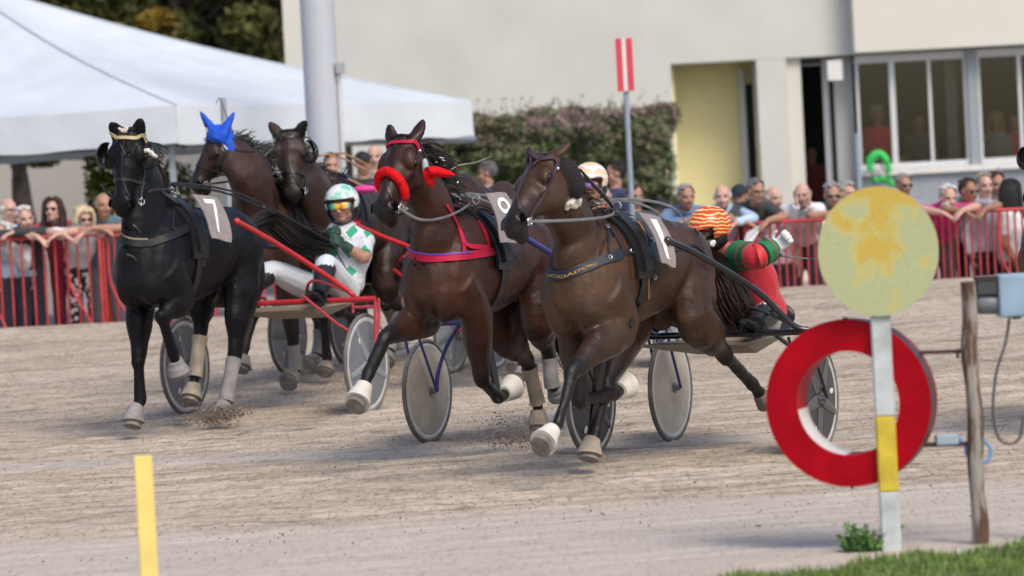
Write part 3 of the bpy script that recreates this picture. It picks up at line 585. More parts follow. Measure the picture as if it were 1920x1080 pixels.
def person(J, ax_head, label, top, low, tone='b', hr=('short', (.1, .08, .07)), glasses=None, sleeves='short', k=1.0, group='spectators leaning on the rail', vox=.010, cvox=.012, gloves=None, head=True, name='person', hand_curl=.9, grip=False, boots=None, legs=True, headkids=True, cat='person', collar=None, stout=1.0):
    """J: world joints: pel, che, nec, hed, shl, shr, ell, elr, wrl, wrr, hil, hir, knl, knr, anl, anr, f(body front)"""
    fb = nrm(J['f']); sb = nrm(np.cross(UP, fb)); base = V(*( (J['anl'] + J['anr']) / 2)); T = thing(name, base, label, cat, group)
    def torso(b, e=0.0, part='all'):
        up = nrm(J['nec'] - J['pel']); pe, ch, ne = J['pel'], J['che'], J['nec']
        b.loft([pe - up * .06, pe + up * .04, (pe + ch) / 2, ch, ch + (ne - ch) * .55, ne - up * .015, ne + up * .02], [(.14 * k * stout + e, .10 * k * stout + e), (.165 * k * stout + e, .125 * k * stout + e), (.155 * k * stout + e, .12 * k * stout + e), (.175 * k * stout + e, .125 * k * stout + e), (.165 * k * stout + e, .10 * k * stout + e), (.10 * k * stout + e, .07 * k * stout + e), (.062 * k * stout + e, .06 * k * stout + e)], side=sb, n=18)
        for q in ('shl', 'shr'): b.ell(J[q], (.062 * k + e,) * 3); b.loft([ne - up * .03, J[q]], [.055 * k + e, .058 * k + e], sub=1)
    def arms(b, e=0.0, upto=1.0):
        for a in 'lr':
            S, E_, W = J['sh' + a], J['el' + a], J['wr' + a]
            limb(b, [S, S + (E_ - S) * .4, E_ if upto >= .5 else S + (E_ - S) * .8] if upto < 1 else [S, (S + E_) / 2, E_, E_ + (W - E_) * .35, W + (W - E_) * .0], ([.056 * k + e, .05 * k + e, .044 * k + e] if upto < 1 else [.056 * k + e, .047 * k + e, .042 * k + e, .042 * k + e, .028 * k + e]))
    def legs_(b, e=0.0, short=False):
        for a in 'lr':
            H_, K_, A_ = J['hi' + a], J['kn' + a], J['an' + a]
            if short: limb(b, [H_, (H_ + K_) / 2, K_, K_ + (A_ - K_) * .30], [.095 * k + e, .082 * k + e, .062 * k + e, .056 * k + e]); continue
            limb(b, [H_, (H_ + K_) / 2, K_, K_ + (A_ - K_) * .35, A_], [.095 * k + e, .082 * k + e, .058 * k + e, .058 * k + e, .038 * k + e]); 
    b = MB(); torso(b, -.006); arms(b, 0); 
    if legs: legs_(b)
    hc_ = J['hed']; b.loft([J['nec'] - nrm(hc_ - J['nec']) * .05, J['nec'], hc_ - ax_head[2] * .07 - ax_head[0] * .012], [.062 * k, .054 * k, .054 * k], n=12)
    head_vol(b, hc_, ax_head, k)
    for a in 'lr':
        W, E_ = J['wr' + a], J['el' + a]; d = J.get('hd' + a, W - E_); pn = J.get('pn' + a, -UP + fb * .3)
        if not gloves: hand(b, W, d, V(pn), k, hand_curl, a == 'r', grip)
        else:
            g = MB(); hand(g, W, d, V(pn), k * 1.08, hand_curl, a == 'r', grip, 1.45); g.loft([W - nrm(W - E_) * .05, W + nrm(W - E_) * .02], [.037 * k, .036 * k], sub=1); obj('glove', remesh(g, .0045, 5), gloves, T)
        if legs:
            A_ = J['an' + a]; fd = J.get('fd' + a, fb); sh_ = MB(); sh_.loft([A_ - fd * .05 - UP * .03, A_ + fd * .03 - UP * .03, A_ + fd * .12 - UP * .045, A_ + fd * .19 - UP * .05], [(.034, .04), (.04, .045), (.043, .03), (.03, .018)], side=np.cross(fd, UP), n=10)
            if boots: K_ = J['kn' + a]; sh_.loft([A_, A_ + (K_ - A_) * .4, A_ + (K_ - A_) * .72, A_ + (K_ - A_) * .86], [.052 * k, .064 * k, .073 * k, .076 * k], n=14, sub=3)
            obj('shoe' if not boots else 'boot', sh_, boots or mat('dark shoe', (.02, .018, .016), .5), T)
    obj('body', remesh(b, vox, 3), skin(tone), T)
    c = MB(); torso(c, .012); arms(c, .012, .4 if sleeves == 'short' else 1.0)
    for a in 'lr':
        if sleeves != 'short': pass
    s_o = obj('shirt', remesh(c, cvox, 4), top, T)
    if collar:
        q = MB(); up = nrm(J['nec'] - J['pel']); 
        q.loft([J['nec'] - up * .012, J['nec'] + up * .035], [(.078 * k, .075 * k), (.070 * k, .068 * k)], side=sb, cap=False, n=16, sub=1); obj('collar', q, collar, s_o)
    if legs:
        c = MB(); up = nrm(J['nec'] - J['pel']); pe = J['pel']; c.loft([pe - up * .08, pe, pe + up * .10], [(.15 * k, .11 * k), (.178 * k, .135 * k), (.168 * k, .132 * k)], side=sb, n=16); legs_(c, .014, bool(boots)); obj('trousers', remesh(c, cvox, 4), low, T)
    if headkids: head_bits(T, hc_, ax_head, k, glasses, None); hair(T, hc_, ax_head, k, *hr) if hr else None
    return T

def spectator(px, topy, label, top, low=(.03, .035, .06), tone='b', hr=('short', (.1, .08, .07)), glasses=None, sleeves='short', yaw=0, d=None, pose='fold', tilt=.08, k=1.0, gz_=None, legcloth=None, group='spectators leaning on the rail', ht=1.74, roll=0, collar=None, body_yaw=None):
    d = d or BY + .30; hp = at(px, topy, d); g = back_z(hp[0]) if gz_ is None else gz_
    f = V(math.sin(R(yaw)), -math.cos(R(yaw)), 0); fb_ = V(math.sin(R(body_yaw if body_yaw is not None else yaw * .4)), -math.cos(R(body_yaw if body_yaw is not None else yaw * .4)), 0)
    s = nrm(np.cross(UP, fb_)); ax = axes_of(f, tilt, roll); k0 = k
    hc_ = hp - V(0, 0, .140 * k); hipz = g + .90 * k0; L_ = .72 * k0
    dz = min(hc_[2] - hipz, L_); lean = math.acos(max(.25, dz / L_)) if pose != 'stand' else 0
    if hc_[2] - hipz > L_ or pose == 'stand': hipz = hc_[2] - L_ * math.cos(lean)
    pel = V(hc_[0], hc_[1], hipz) - fb_ * L_ * math.sin(lean); dirn = nrm(hc_ - pel)
    J = dict(pel=pel, che=pel + dirn * .32 * k0, nec=pel + dirn * .54 * k0, hed=hc_, f=fb_)
    J['shl'] = pel + dirn * .47 * k0 + s * .175 * k0; J['shr'] = pel + dirn * .47 * k0 - s * .175 * k0
    railz = {True: 1.55, False: 1.30}[hp[0] < 0.5] + .05; ry = BY - .01
    for a, q in (('l', 1), ('r', -1)):
        S = J['sh' + a]
        if pose == 'stand' or pose == 'arms':
            J['el' + a] = S + s * q * .06 - UP * .27 * k0 - fb_ * .02; J['wr' + a] = J['el' + a] + fb_ * .10 - UP * .22 * k0 - s * q * .02; J['pn' + a] = -s * q
        elif pose == 'phone':
            J['el' + a] = S + s * q * .03 - UP * .24 + fb_ * .12; J['wr' + a] = V(hc_[0], hc_[1], hc_[2] - .10) + fb_ * .2 + s * q * .07; J['pn' + a] = -s * q; J['hd' + a] = UP
        else:
            ez = max(railz, S[2] - .30); J['el' + a] = V(S[0], min(ry + .10, S[1]), 0) + s * q * (.13) + UP * ez
            tgt = -q * .04 if pose == 'fold' else q * .10
            J['wr' + a] = V(S[0], ry - .03 - (.09 if pose == 'hang' else 0) - (.03 if q > 0 else 0), 0) + s * (-q * .175 * k0 + tgt) + UP * (railz + (.02 if q > 0 else -.0) - (.05 if pose == 'hang' else 0))
            J['hd' + a] = nrm(-s * q * .7 + fb_ * .5 - UP * (.5 if pose == 'hang' else .25)); J['pn' + a] = -UP
        J['hi' + a] = pel + s * q * .085 * k0 - UP * .04; J['an' + a] = V(pel[0], pel[1], g + .07) + s * q * .12 + fb_ * random.uniform(-.05, .1); J['kn' + a] = (J['hi' + a] + J['an' + a]) / 2 + fb_ * .04
    tm = top if not isinstance(top, tuple) else cloth(tuple(min(.85, c * 1.25) for c in top))
    lm = legcloth or cloth(low)
    return person(J, ax, label, tm, lm, tone, hr, glasses, sleeves, k * 1.12, group, collar=collar, stout=random.uniform(.98, 1.14))
G_ = (.36, .35, .34); W_ = (.62, .61, .59); BK = (.012, .011, .011); BR = (.06, .035, .022)
GL = 'spectators along the left of the rail'; GM = 'people standing in the middle behind the horses'; GRr = 'spectators along the right of the rail'
ZEB = mat('zebra print trousers', (.65, .65, .65), .8); t, p, N, L = nodes_of(ZEB); tcz = N.new('ShaderNodeTexCoord'); vz = N.new('ShaderNodeTexVoronoi'); vz.inputs['Scale'].default_value = 17; rz = N.new('ShaderNodeValToRGB'); rz.color_ramp.interpolation = 'CONSTANT'; rz.color_ramp.elements[0].color = (.7, .7, .7, 1); rz.color_ramp.elements[1].position = .42; rz.color_ramp.elements[1].color = (.015, .015, .02, 1); L.new(tcz.outputs['Object'], vz.inputs[0]); L.new(vz.outputs[0], rz.inputs[0]); L.new(rz.outputs[0], p.inputs['Base Color'])
PLAID = cloth((.03, .05, .035)); 
S = spectator
S(15, 372, 'elderly man with spectacles and pale blue shirt at the far left edge', (.42, .52, .68), tone='p', hr=('fringe', W_), glasses='spec', yaw=50, d=BY + .75, pose='stand', sleeves='long', group=GL)
S(46, 388, 'white-haired man in a black jacket leaning low on the left rail', (.022, .024, .03), tone='p', hr=('short', W_), yaw=25, sleeves='long', group=GL, roll=.12, collar=cloth((.5, .5, .5)))
S(99, 372, 'woman with long brown hair, dark sunglasses and a crimson dress', (.30, .02, .05), (.30, .02, .05), tone='p', hr=('long', (.045, .02, .015)), glasses='sun', yaw=-14, tilt=-.18, d=BY + .5, pose='hang', group=GL)
S(155, 388, 'blonde woman with sunglasses, white top and zebra print trousers', (.62, .64, .68), tone='p', hr=('bob', (.62, .50, .33)), glasses='sun', yaw=30, tilt=.1, pose='hang', legcloth=ZEB, group=GL)
S(193, 362, 'smiling bald man in a teal polo shirt beside the blonde woman', (.045, .11, .14), (.1, .1, .12), tone='b', hr=('fringe', (.25, .2, .17)), yaw=22, d=BY + .4, group=GL)
S(222, 392, 'person in bright orange work trousers behind the bald man', (.05, .05, .06), (.75, .09, .02), tone='b', hr=('short', BR), yaw=10, d=BY + .9, pose='stand', group=GL)
S(4, 418, 'person in white half cut off by the left edge of the photo', (.6, .62, .65), tone='p', hr=('short', W_), yaw=-20, d=BY + .3, group=GL, pose='phone', sleeves='long')
S(620, 289, 'young man with short dark hair in front of the mast', (.03, .03, .035), tone='a', hr=('crop', BK), yaw=10, d=35.2, pose='stand', group=GM)
S(679, 285, 'bearded man in a black baseball cap and black jacket', (.012, .012, .014), tone='b', hr=('cap', (.014, .016, .024)), yaw=20, d=34.6, pose='stand', sleeves='long', group=GM)
S(701, 272, 'bald man half hidden behind the bearded man in the black cap', (.2, .2, .2), tone='p', hr=('fringe', G_), yaw=0, d=35.6, pose='stand', group=GM)
S(880, 333, 'man with sunglasses and dark jacket just right of the blowing dark mane', (.02, .02, .025), tone='p', hr=('short', BR), glasses='sun', yaw=15, d=34.2, group=GM, pose='stand')
S(912, 304, 'grey-haired man in a navy polo seen in profile before the hedge', (.012, .022, .07), tone='b', hr=('short', (.10, .10, .11)), yaw=-95, d=36.5, pose='stand', group=GM, body_yaw=-60, collar=cloth((.4, .45, .5)))
S(1152, 304, 'dark-haired person in a navy shirt seen from the side beside the sign post', (.03, .035, .09), tone='b', hr=('short', BK), yaw=-80, d=35.5, pose='stand', group=GM, body_yaw=-60)
S(1130, 350, 'pinkish bald head seen just behind the orange helmet', (.35, .33, .3), tone='p', hr=('fringe', G_), yaw=20, d=35, pose='stand', group=GM)
S(1190, 346, 'brown-haired man right of the sign post', (.05, .055, .07), tone='b', hr=('short', (.09, .05, .03)), yaw=20, d=34.6, pose='stand', group=GM)
S(1241, 374, 'small boy in a dark cap behind the brown rump', (.03, .04, .06), tone='c', hr=('cap', (.015, .02, .03)), yaw=25, d=34.2, pose='stand', group=GM, k=.92)
S(1286, 347, 'grey-haired man in a blue denim shirt over a white vest', (.09, .16, .30), tone='b', hr=('short', G_), yaw=15, group=GRr, collar=cloth((.6, .6, .62)), sleeves='long', d=BY + .5)
S(1353, 346, 'bald man in a light blue shirt leaning on the right rail with a paper', (.36, .48, .66), tone='p', hr=('fringe', W_), yaw=-5, group=GRr, pose='hang', sleeves='long')
S(1385, 347, 'man in a dark cap with white brim between two leaning men', (.02, .035, .03), tone='b', hr=('cap', (.014, .024, .04)), yaw=-15, d=BY + .85, pose='stand', group=GRr)
S(1417, 337, 'man with grey hair, spectacles and a black polo shirt on the right rail', (.022, .028, .026), tone='b', hr=('short', (.16, .16, .17)), glasses='spec', yaw=25, group=GRr, pose='hang')
S(1449, 350, 'balding man in a pale pink shirt behind the black polo', (.60, .42, .48), tone='p', hr=('fringe', W_), yaw=35, d=BY + .7, group=GRr, pose='stand')
S(1503, 343, 'man in a white shirt holding a hand in front of his mouth', (.60, .61, .66), tone='p', hr=('fringe', (.3, .26, .22)), yaw=-12, tilt=.15, group=GRr, pose='phone', sleeves='long')
S(1560, 344, 'man with sunglasses in a teal shirt left of the yellow marker', (.02, .20, .19), tone='b', hr=('crop', G_), glasses='sun', yaw=5, group=GRr, d=BY + .6)
S(1588, 342, 'grey-haired head half hidden behind the teal shirt', (.2, .2, .22), tone='p', hr=('short', G_), yaw=35, d=BY + 1.1, group=GRr, pose='stand')
S(1694, 326, 'grey-haired man with sunglasses above the round yellow marker', (.2, .22, .25), tone='b', hr=('short', G_), glasses='sun', yaw=20, d=36.5, pose='stand', group=GRr)
S(1777, 348, 'white-haired man in a bright pink polo shirt on the right rail', (.62, .02, .20), (.06, .07, .09), tone='p', hr=('short', W_), yaw=15, tilt=.2, group=GRr, pose='hang')
S(1815, 336, 'dark-haired man with sunglasses and pale grey shirt', (.38, .40, .46), tone='c', hr=('short', (.03, .02, .018)), glasses='sun', yaw=35, group=GRr, d=BY + .55, pose='hang')
S(1845, 326, 'balding man in a white shirt with navy sleeves at right', (.55, .57, .62), tone='p', hr=('crop', (.35, .3, .26)), yaw=15, d=BY + .8, group=GRr, pose='stand', sleeves='long')
S(1868, 324, 'brown-haired person behind the balding man at right', (.03, .035, .07), tone='b', hr=('short', BR), yaw=10, d=BY + 1.3, group=GRr, pose='stand')
S(1893, 338, 'person with black hair and white top near the right edge', (.55, .60, .62), tone='c', hr=('long', (.012, .011, .012)), yaw=160, d=BY + .4, group=GRr, pose='stand')
# paper in a hand
pp_ = MB(); a = at(1425, 422, BY - .25); pp_.add([a, at(1432, 420, BY - .2), at(1412, 452, BY - .28), at(1392, 462, BY - .3), at(1400, 436, BY - .3), a + V(0, -.004, 0), at(1432, 420, BY - .2) + V(0, -.004, 0), at(1412, 452, BY - .28) + V(0, -.004, 0), at(1392, 462, BY - .3) + V(0, -.004, 0), at(1400, 436, BY - .3) + V(0, -.004, 0)], [(0, 1, 2, 3, 4), (9, 8, 7, 6, 5)] + [(i, 5 + i, 5 + (i + 1) % 5, (i + 1) % 5) for i in range(5)])
tag(obj('paper', pp_, mat('white paper', (.6, .62, .68), .8), smooth=False, origin=a), 'folded white race sheet hanging from the leaning bald man\'s hand', 'paper')
# people inside behind the glass
GI = 'people inside behind the windows'
S(1645, 200, 'person in a red shirt behind the left window pane', (.45, .03, .05), tone='c', hr=('short', W_), d=51.2, pose='arms', group=GI, gz_=.6, k=1.1)
S(1690, 290, 'small child in pink behind the second window pane', (.6, .25, .3), tone='c', hr=('short', BR), d=50.9, pose='arms', group=GI, gz_=.6, k=.85)
S(1722, 215, 'person in dark clothes behind the second window pane', (.06, .06, .07), tone='c', hr=('short', BK), d=51.5, pose='arms', group=GI, gz_=.6, k=1.05)
S(1775, 290, 'small child in dull yellow behind the curtain side pane', (.3, .2, .06), tone='c', hr=('short', BR), d=50.9, pose='arms', group=GI, gz_=.6, k=.8)
S(1865, 212, 'blonde person in grey behind the right window', (.16, .15, .15), tone='c', hr=('long', (.3, .22, .12)), d=51.2, pose='arms', group=GI, gz_=.6, k=1.1)
S(1900, 215, 'person in crimson behind the right window', (.4, .03, .08), tone='c', hr=('short', BR), d=51.5, pose='arms', group=GI, gz_=.6, k=1.05)
S(1520, 275, 'person in dark red in the dark doorway', (.12, .015, .02), tone='c', hr=('short', BK), d=52, pose='stand', group=GI, gz_=.6, k=1.0)
from mathutils import noise as mnoise
# ================================================================== HORSES
class Frame:
    def __init__(s, mid, ang):
        s.O = ground(*mid); a = R(ang); s.h = V(-math.sin(a), -math.cos(a), 0); s.l = V(math.cos(a), -math.sin(a), 0)
    def W(s, x, y, z): return s.O + s.h * x + s.l * y + UP * z
    def PX(s, px, py, x): r = ray(px, py); t = (x - np.dot(CP - s.O, s.h)) / np.dot(r, s.h); return CP + t * r
    def PL(s, px, py, lat): r = ray(px, py); t = (lat - np.dot(CP - s.O, s.l)) / np.dot(r, s.l); return CP + t * r
def coat(name, body, pts_col, hi, rough=.40, spec=.34):
    m = mat(name, body, rough, spec=spec); t, p, N, L = nodes_of(m)
    at_ = N.new('ShaderNodeAttribute'); at_.attribute_name = 'pt'; tc = N.new('ShaderNodeTexCoord'); n = N.new('ShaderNodeTexNoise'); n.inputs['Scale'].default_value = 3.5; n.inputs['Detail'].default_value = 6
    L.new(tc.outputs['Object'], n.inputs[0]); r = N.new('ShaderNodeValToRGB'); r.color_ramp.elements[0].position = .35; r.color_ramp.elements[0].color = (*body, 1); r.color_ramp.elements[1].position = .7; r.color_ramp.elements[1].color = (*hi, 1); L.new(n.outputs[0], r.inputs[0])
    x = N.new('ShaderNodeMix'); x.data_type = 'RGBA'; L.new(at_.outputs['Fac'], x.inputs[0]); L.new(r.outputs[0], x.inputs[6]); x.inputs[7].default_value = (*pts_col, 1); L.new(x.outputs[2], p.inputs['Base Color'])
    mp = N.new('ShaderNodeMapping'); mp.inputs['Scale'].default_value = (1, 1, .25); L.new(tc.outputs['Object'], mp.inputs[0])
    n2 = N.new('ShaderNodeTexNoise'); n2.inputs['Scale'].default_value = 160; L.new(mp.outputs[0], n2.inputs[0]); n3 = N.new('ShaderNodeTexNoise'); n3.inputs['Scale'].default_value = 9; n3.inputs['Detail'].default_value = 4; L.new(tc.outputs['Object'], n3.inputs[0])
    ad = N.new('ShaderNodeMath'); ad.operation = 'MULTIPLY_ADD'; L.new(n2.outputs[0], ad.inputs[0]); ad.inputs[1].default_value = .14; L.new(n3.outputs[0], ad.inputs[2])
    b = N.new('ShaderNodeBump'); b.inputs['Distance'].default_value = .016; b.inputs['Strength'].default_value = .8; L.new(ad.outputs[0], b.inputs['Height']); L.new(b.outputs[0], p.inputs['Normal'])
    rr = N.new('ShaderNodeMapRange'); rr.inputs[1].default_value = .35; rr.inputs[2].default_value = .65; rr.inputs[3].default_value = rough - .12; rr.inputs[4].default_value = rough + .22; L.new(n.outputs[0], rr.inputs[0]); L.new(rr.outputs[0], p.inputs['Roughness']); return m
HAIRK = mat('black mane hair', (.014, .011, .010), .5, var=.5, vscale=60)
HAIRB = mat('brown black mane hair', (.035, .018, .012), .5, var=.5, vscale=60)
HOOFM = mat('hoof horn', (.20, .18, .16), .6, var=.3, vscale=14, bump=.003)
BOOTW = mat('white rubber bell boot', (.70, .67, .61), .5, var=.08, vscale=14, bump=.002)
BOOTG = mat('dusty grey boot', (.25, .24, .235), .75, var=.2, vscale=10, bump=.003)
BOOTT = mat('dusty tan boot', (.33, .28, .22), .8, var=.25, vscale=10, bump=.003)
NOSE = mat('nostril', (.003, .0025, .0025), .9, spec=.03); HEYE = mat('horse eye', (.006, .004, .003), .12)

def snap(bvh, p, off=.004):
    q = bvh.find_nearest(Vector(p)); 
    if q[0] is None: return V(p), UP
    d = Vector(p) - q[0]; n = V(q[1]); return V(q[0]) + n * off, n
def ribbon(b, P, Nn, width, thick=.004, closed=False, mi=0):
    """flat strap following points P with surface normals Nn"""
    m = len(P); vs = []; fs = []
    for i in range(m):
        t = nrm(P[(i + 1) % m if closed else min(i + 1, m - 1)] - P[(i - 1) % m if closed else max(i - 1, 0)]); n = nrm(Nn[i] - t * np.dot(t, Nn[i])); s = np.cross(t, n)
        for a, c in ((-1, 0), (-1, 1), (1, 1), (1, 0)): vs.append(P[i] + s * a * width / 2 + n * (thick * c))
    for i in range(m - (0 if closed else 1)):
        j = (i + 1) % m
        for k_ in range(4): fs.append((4 * i + k_, 4 * i + (k_ + 1) % 4, 4 * j + (k_ + 1) % 4, 4 * j + k_))
    if not closed: fs += [(3, 2, 1, 0), tuple(4 * (m - 1) + k_ for k_ in range(4))]
    b.add(vs, fs, mi); return b
def smooth_path(P, N_, it=2):
    if len(P) < 3: return list(P), list(N_)
    P = [V(p) for p in P]; N_ = [V(n) for n in N_]
    for _ in range(it):
        Q = [P[0]] + [(P[i - 1] + P[i] * 2 + P[i + 1]) / 4 for i in range(1, len(P) - 1)] + [P[-1]]; P = Q
        M_ = [N_[0]] + [nrm(N_[i - 1] + N_[i] + N_[i + 1]) for i in range(1, len(N_) - 1)] + [N_[-1]]; N_ = M_
    return P, N_
def dens(pts, n_=8):
    pts = [V(p) for p in pts]; out = []; m = len(pts)
    for i in range(m - 1):
        p0 = pts[max(i - 1, 0)]; p1 = pts[i]; p2 = pts[i + 1]; p3 = pts[min(i + 2, m - 1)]
        for k_ in range(n_): t = k_ / n_; out.append(.5 * ((2 * p1) + (p2 - p0) * t + (2 * p0 - 5 * p1 + 4 * p2 - p3) * t * t + (3 * p1 - p0 - 3 * p2 + p3) * t ** 3))
    out.append(pts[-1]); return out
def strap3(bvh, pts, width, thick=.004, off=.003, b=None, n_=8, it=2):
    b = b or MB(); q = [snap(bvh, p, off) for p in dens(pts, n_)]; P, N_ = smooth_path([x[0] for x in q], [x[1] for x in q], it); return ribbon(b, P, N_, width, thick)
def px_path(bvh, pix, off=.004, n_=8):
    P = []; N_ = []
    for p in dens([(a, c, 0) for a, c in pix], n_):
        r = ray(p[0], p[1]); h = bvh.ray_cast(Vector(CP), Vector(nrm(r)))
        if h[0] is None: continue
        n = V(h[1]); P.append(V(h[0]) + n * off); N_.append(n)
    return smooth_path(P, N_, 3)
def strap_px(bvh, pix, width, thick=.005, off=.004, b=None, n_=8):
    b = b or MB(); P, N_ = px_path(bvh, pix, off, n_)
    if len(P) > 2: ribbon(b, P, N_, width, thick)
    return b

def horse(name, Fm, X0, leg, head, label, coatm, lat0=0., k=1.0, zs=1.0, mane_m=HAIRK, neck=None, ns=1.0, blow=(0, 0, 0), mane_len=.22, extra_dark=None, vox=.0115, ear_m=None, group='trotting horses in the race', tail_path=None, base=None, mane=True, boots={}, hoofm=HOOFM, mane_n=300, zoff=0.0, bonnet=None):
    W = lambda x, y, z: Fm.W(x, y + lat0, z * zs + zoff); h, l = Fm.h, Fm.l
    T = thing('horse', Fm.W(X0 - .8, lat0, 0), label, 'horse', group); b = MB()
    sec = [(-.01, 1.14, .08, .12), (-.07, 1.14, .15, .19), (-.18, 1.15, .185, .265), (-.33, 1.18, .205, .315), (-.52, 1.215, .218, .345), (-.78, 1.20, .240, .318), (-1.02, 1.215, .250, .292), (-1.25, 1.25, .240, .248), (-1.45, 1.235, .25, .28), (-1.60, 1.20, .195, .24), (-1.69, 1.15, .10, .15)]
    b.loft([W(X0 + x, 0, z) for x, z, _, _ in sec], [(a * k, c * k * zs) for _, _, a, c in sec], side=l, n=28, sub=3)
    b.loft([W(X0 - .30, 0, 1.47), W(X0 - .52, 0, 1.535), W(X0 - .75, 0, 1.50), W(X0 - 1.0, 0, 1.475), W(X0 - 1.3, 0, 1.49), W(X0 - 1.5, 0, 1.43)], [(.05, .04), (.055, .05), (.07, .04), (.08, .035), (.09, .035), (.06, .03)], side=l, n=12)   # withers and spine
    for q in (-1, 1):
        b.ell(W(X0 - .30, q * .155, 1.16), (.20 * k, .085 * k, .29 * k), (nrm(h + UP * .35), l, nrm(UP - h * .35))); b.ell(W(X0 - .12, q * .095, 1.04), (.10, .085, .17), (h, l, UP))
        b.ell(W(X0 - .33, q * .165, 1.0), (.14, .07, .16), (nrm(h - UP * .5), l, nrm(UP + h * .5))); b.ell(W(X0 - 1.42, q * .15, 1.20), (.24 * k, .13 * k, .26 * k), (h, l, UP)); b.ell(W(X0 - 1.55, q * .12, 1.05), (.16 * k, .12 * k, .24 * k), (h, l, UP))
    # neck
    po, mu, fr_ = head['poll'], head['muz'], nrm(head['front']); u = nrm(mu - po); HL = np.linalg.norm(mu - po); fr_ = nrm(fr_ - u * np.dot(fr_, u)); hs = np.cross(fr_, u); 
    if np.dot(hs, l) < 0: hs = -hs
    hk = k * head.get('s', 1.36); Hd = lambda a, n_, s_: po + u * a * HL + fr_ * n_ * hk + hs * s_ * hk
    nb = W(X0 - .30, 0, 1.24); nt = Hd(.12, -.12, 0); nk = neck if neck is not None else (nb * .45 + nt * .55 + h * .02 + UP * .03)
    b.loft([W(X0 - .48, 0, 1.26), nb, nb * .6 + nk * .4 + h * .03, nk, nk * .4 + nt * .6, nt], [(.13 * k, .28 * k), (.165 * k, .30 * k), (.14 * k * ns, .255 * k * ns), (.115 * k * ns, .21 * k * ns), (.10 * k * ns, .175 * k * ns), (.095 * k, .145 * k)], side=l, n=20)
    # head
    hsec = [(-.10, -.07, .045, .05), (-.03, -.075, .070, .070), (.08, -.082, .080, .086), (.20, -.098, .088, .105), (.32, -.098, .080, .102), (.44, -.080, .064, .082), (.58, -.064, .052, .064), (.72, -.055, .043, .051), (.85, -.056, .049, .052), (.94, -.061, .046, .047), (1.0, -.066, .030, .031)]
    b.loft([Hd(a, n_, 0) for a, n_, _, _ in hsec], [(w_ * hk, d_ * hk) for _, _, w_, d_ in hsec], side=hs, n=20, sub=3, power=.9)
    A3 = (u, fr_, hs)
    for q in (-1, 1):
        b.ell(Hd(.23, -.125, q * .050), (.105 * hk, .085 * hk, .036 * hk), A3)                 # jowl
        b.ell(Hd(.27, -.045, q * .080), (.040 * hk, .028 * hk, .020 * hk), A3); b.ell(Hd(.24, -.030, q * .066), (.045 * hk, .02 * hk, .024 * hk), A3)   # brow
        b.loft([Hd(.36, -.075, q * .074), Hd(.50, -.06, q * .056)], [.014 * hk, .008 * k], sub=1, n=8)   # facial crest
        b.torus(Hd(.88, -.030, q * .046), nrm(hs * q * .8 + fr_ * .6), .019 * hk, .010 * hk, n=14, m=6)
        E_ = Hd(-.015, -.045, q * .055); tip = head['ears'][(q + 1) // 2]; d = nrm(tip - E_); el = np.linalg.norm(tip - E_); sd_ = nrm(np.cross(d, fr_)); 
        b.loft([E_ - d * .03, E_ + d * el * .12, E_ + d * el * .40, E_ + d * el * .72, tip - d * .005], [(.026 * hk, .024 * hk), (.034 * hk, .024 * hk), (.037 * hk, .017 * hk), (.026 * hk, .013 * hk), (.012, .009)], side=sd_, n=12, sub=3)
    b.ell(Hd(.93, -.112, 0), (.040 * hk, .026 * hk, .032 * hk), A3); b.ell(Hd(1.0, -.062, 0), (.02 * hk, .03 * hk, .035 * hk), A3)
    ptsd = []; b_legs = []
    def addw(P, w): ptsd.extend([(V(p), x) for p, x in zip(P, w)])
    for key, J in leg.items():
        fore = key[0] == 'f'; q = 1 if key[1] == 'l' else -1; lat = .16 * q
        if fore: top = [W(X0 - .22, q * .15, 1.14), W(X0 - .40, q * .165, .93)]; rad = [(.11, .15), (.098, .14)]
        else: top = [W(X0 - 1.42, q * .14, 1.22), J[0]]; rad = [(.13, .21), (.12, .165)]
        kn, fe, to = J[-3], J[-2], J[-1]
        el = top[1]
        if fore:
            P = top + [el * .62 + kn * .38, el * .2 + kn * .8, kn, kn * .82 + fe * .18, kn * .35 + fe * .65, fe]; rd = rad + [(.088, .118), (.058, .068), (.049, .054), (.038, .042), (.034, .041), (.042, .048)]
        else:
            P = top + [el * .55 + kn * .45, el * .18 + kn * .82, kn, kn * .82 + fe * .18, kn * .35 + fe * .65, fe]; rd = rad + [(.088, .135), (.050, .072), (.048, .068), (.038, .048), (.034, .042), (.042, .048)]
        b.loft(P, [(a * k, c * k) for a, c in rd], side=l, n=14)
        tn = kn * .9 + fe * .1; b.loft([kn * .8 + fe * .2 - h * .022 * k, kn * .3 + fe * .7 - h * .020 * k], [.013 * k, .013 * k], n=8, sub=1)
        td = nrm(to - fe); cor = fe + td * np.linalg.norm(to - fe) * .50
        b.loft([fe - td * .01, fe * .45 + cor * .55, cor + td * .01], [.042 * k, .034 * k, .040 * k], n=12, sub=3)
        b.ell(kn + h * .006, (.054 * k, .050 * k, .060 * k), (h, l, nrm(kn - fe)))
        if not fore: b.ell(kn - nrm(fe - el) * .0 - h * .025 + UP * .03, (.028, .02, .045), (h, l, nrm(kn - el)))
        addw([top[0], el, (el + kn) / 2, kn, (kn + fe) / 2, fe, cor], [0, 0, .25, 1, 1, 1, 1])
        fdir = nrm(h - td * np.dot(h, td)) if abs(np.dot(h, td)) < .9 else nrm(np.cross(l, td)); b_legs.append((key, kn, fe, cor, to, td, fdir, fore))
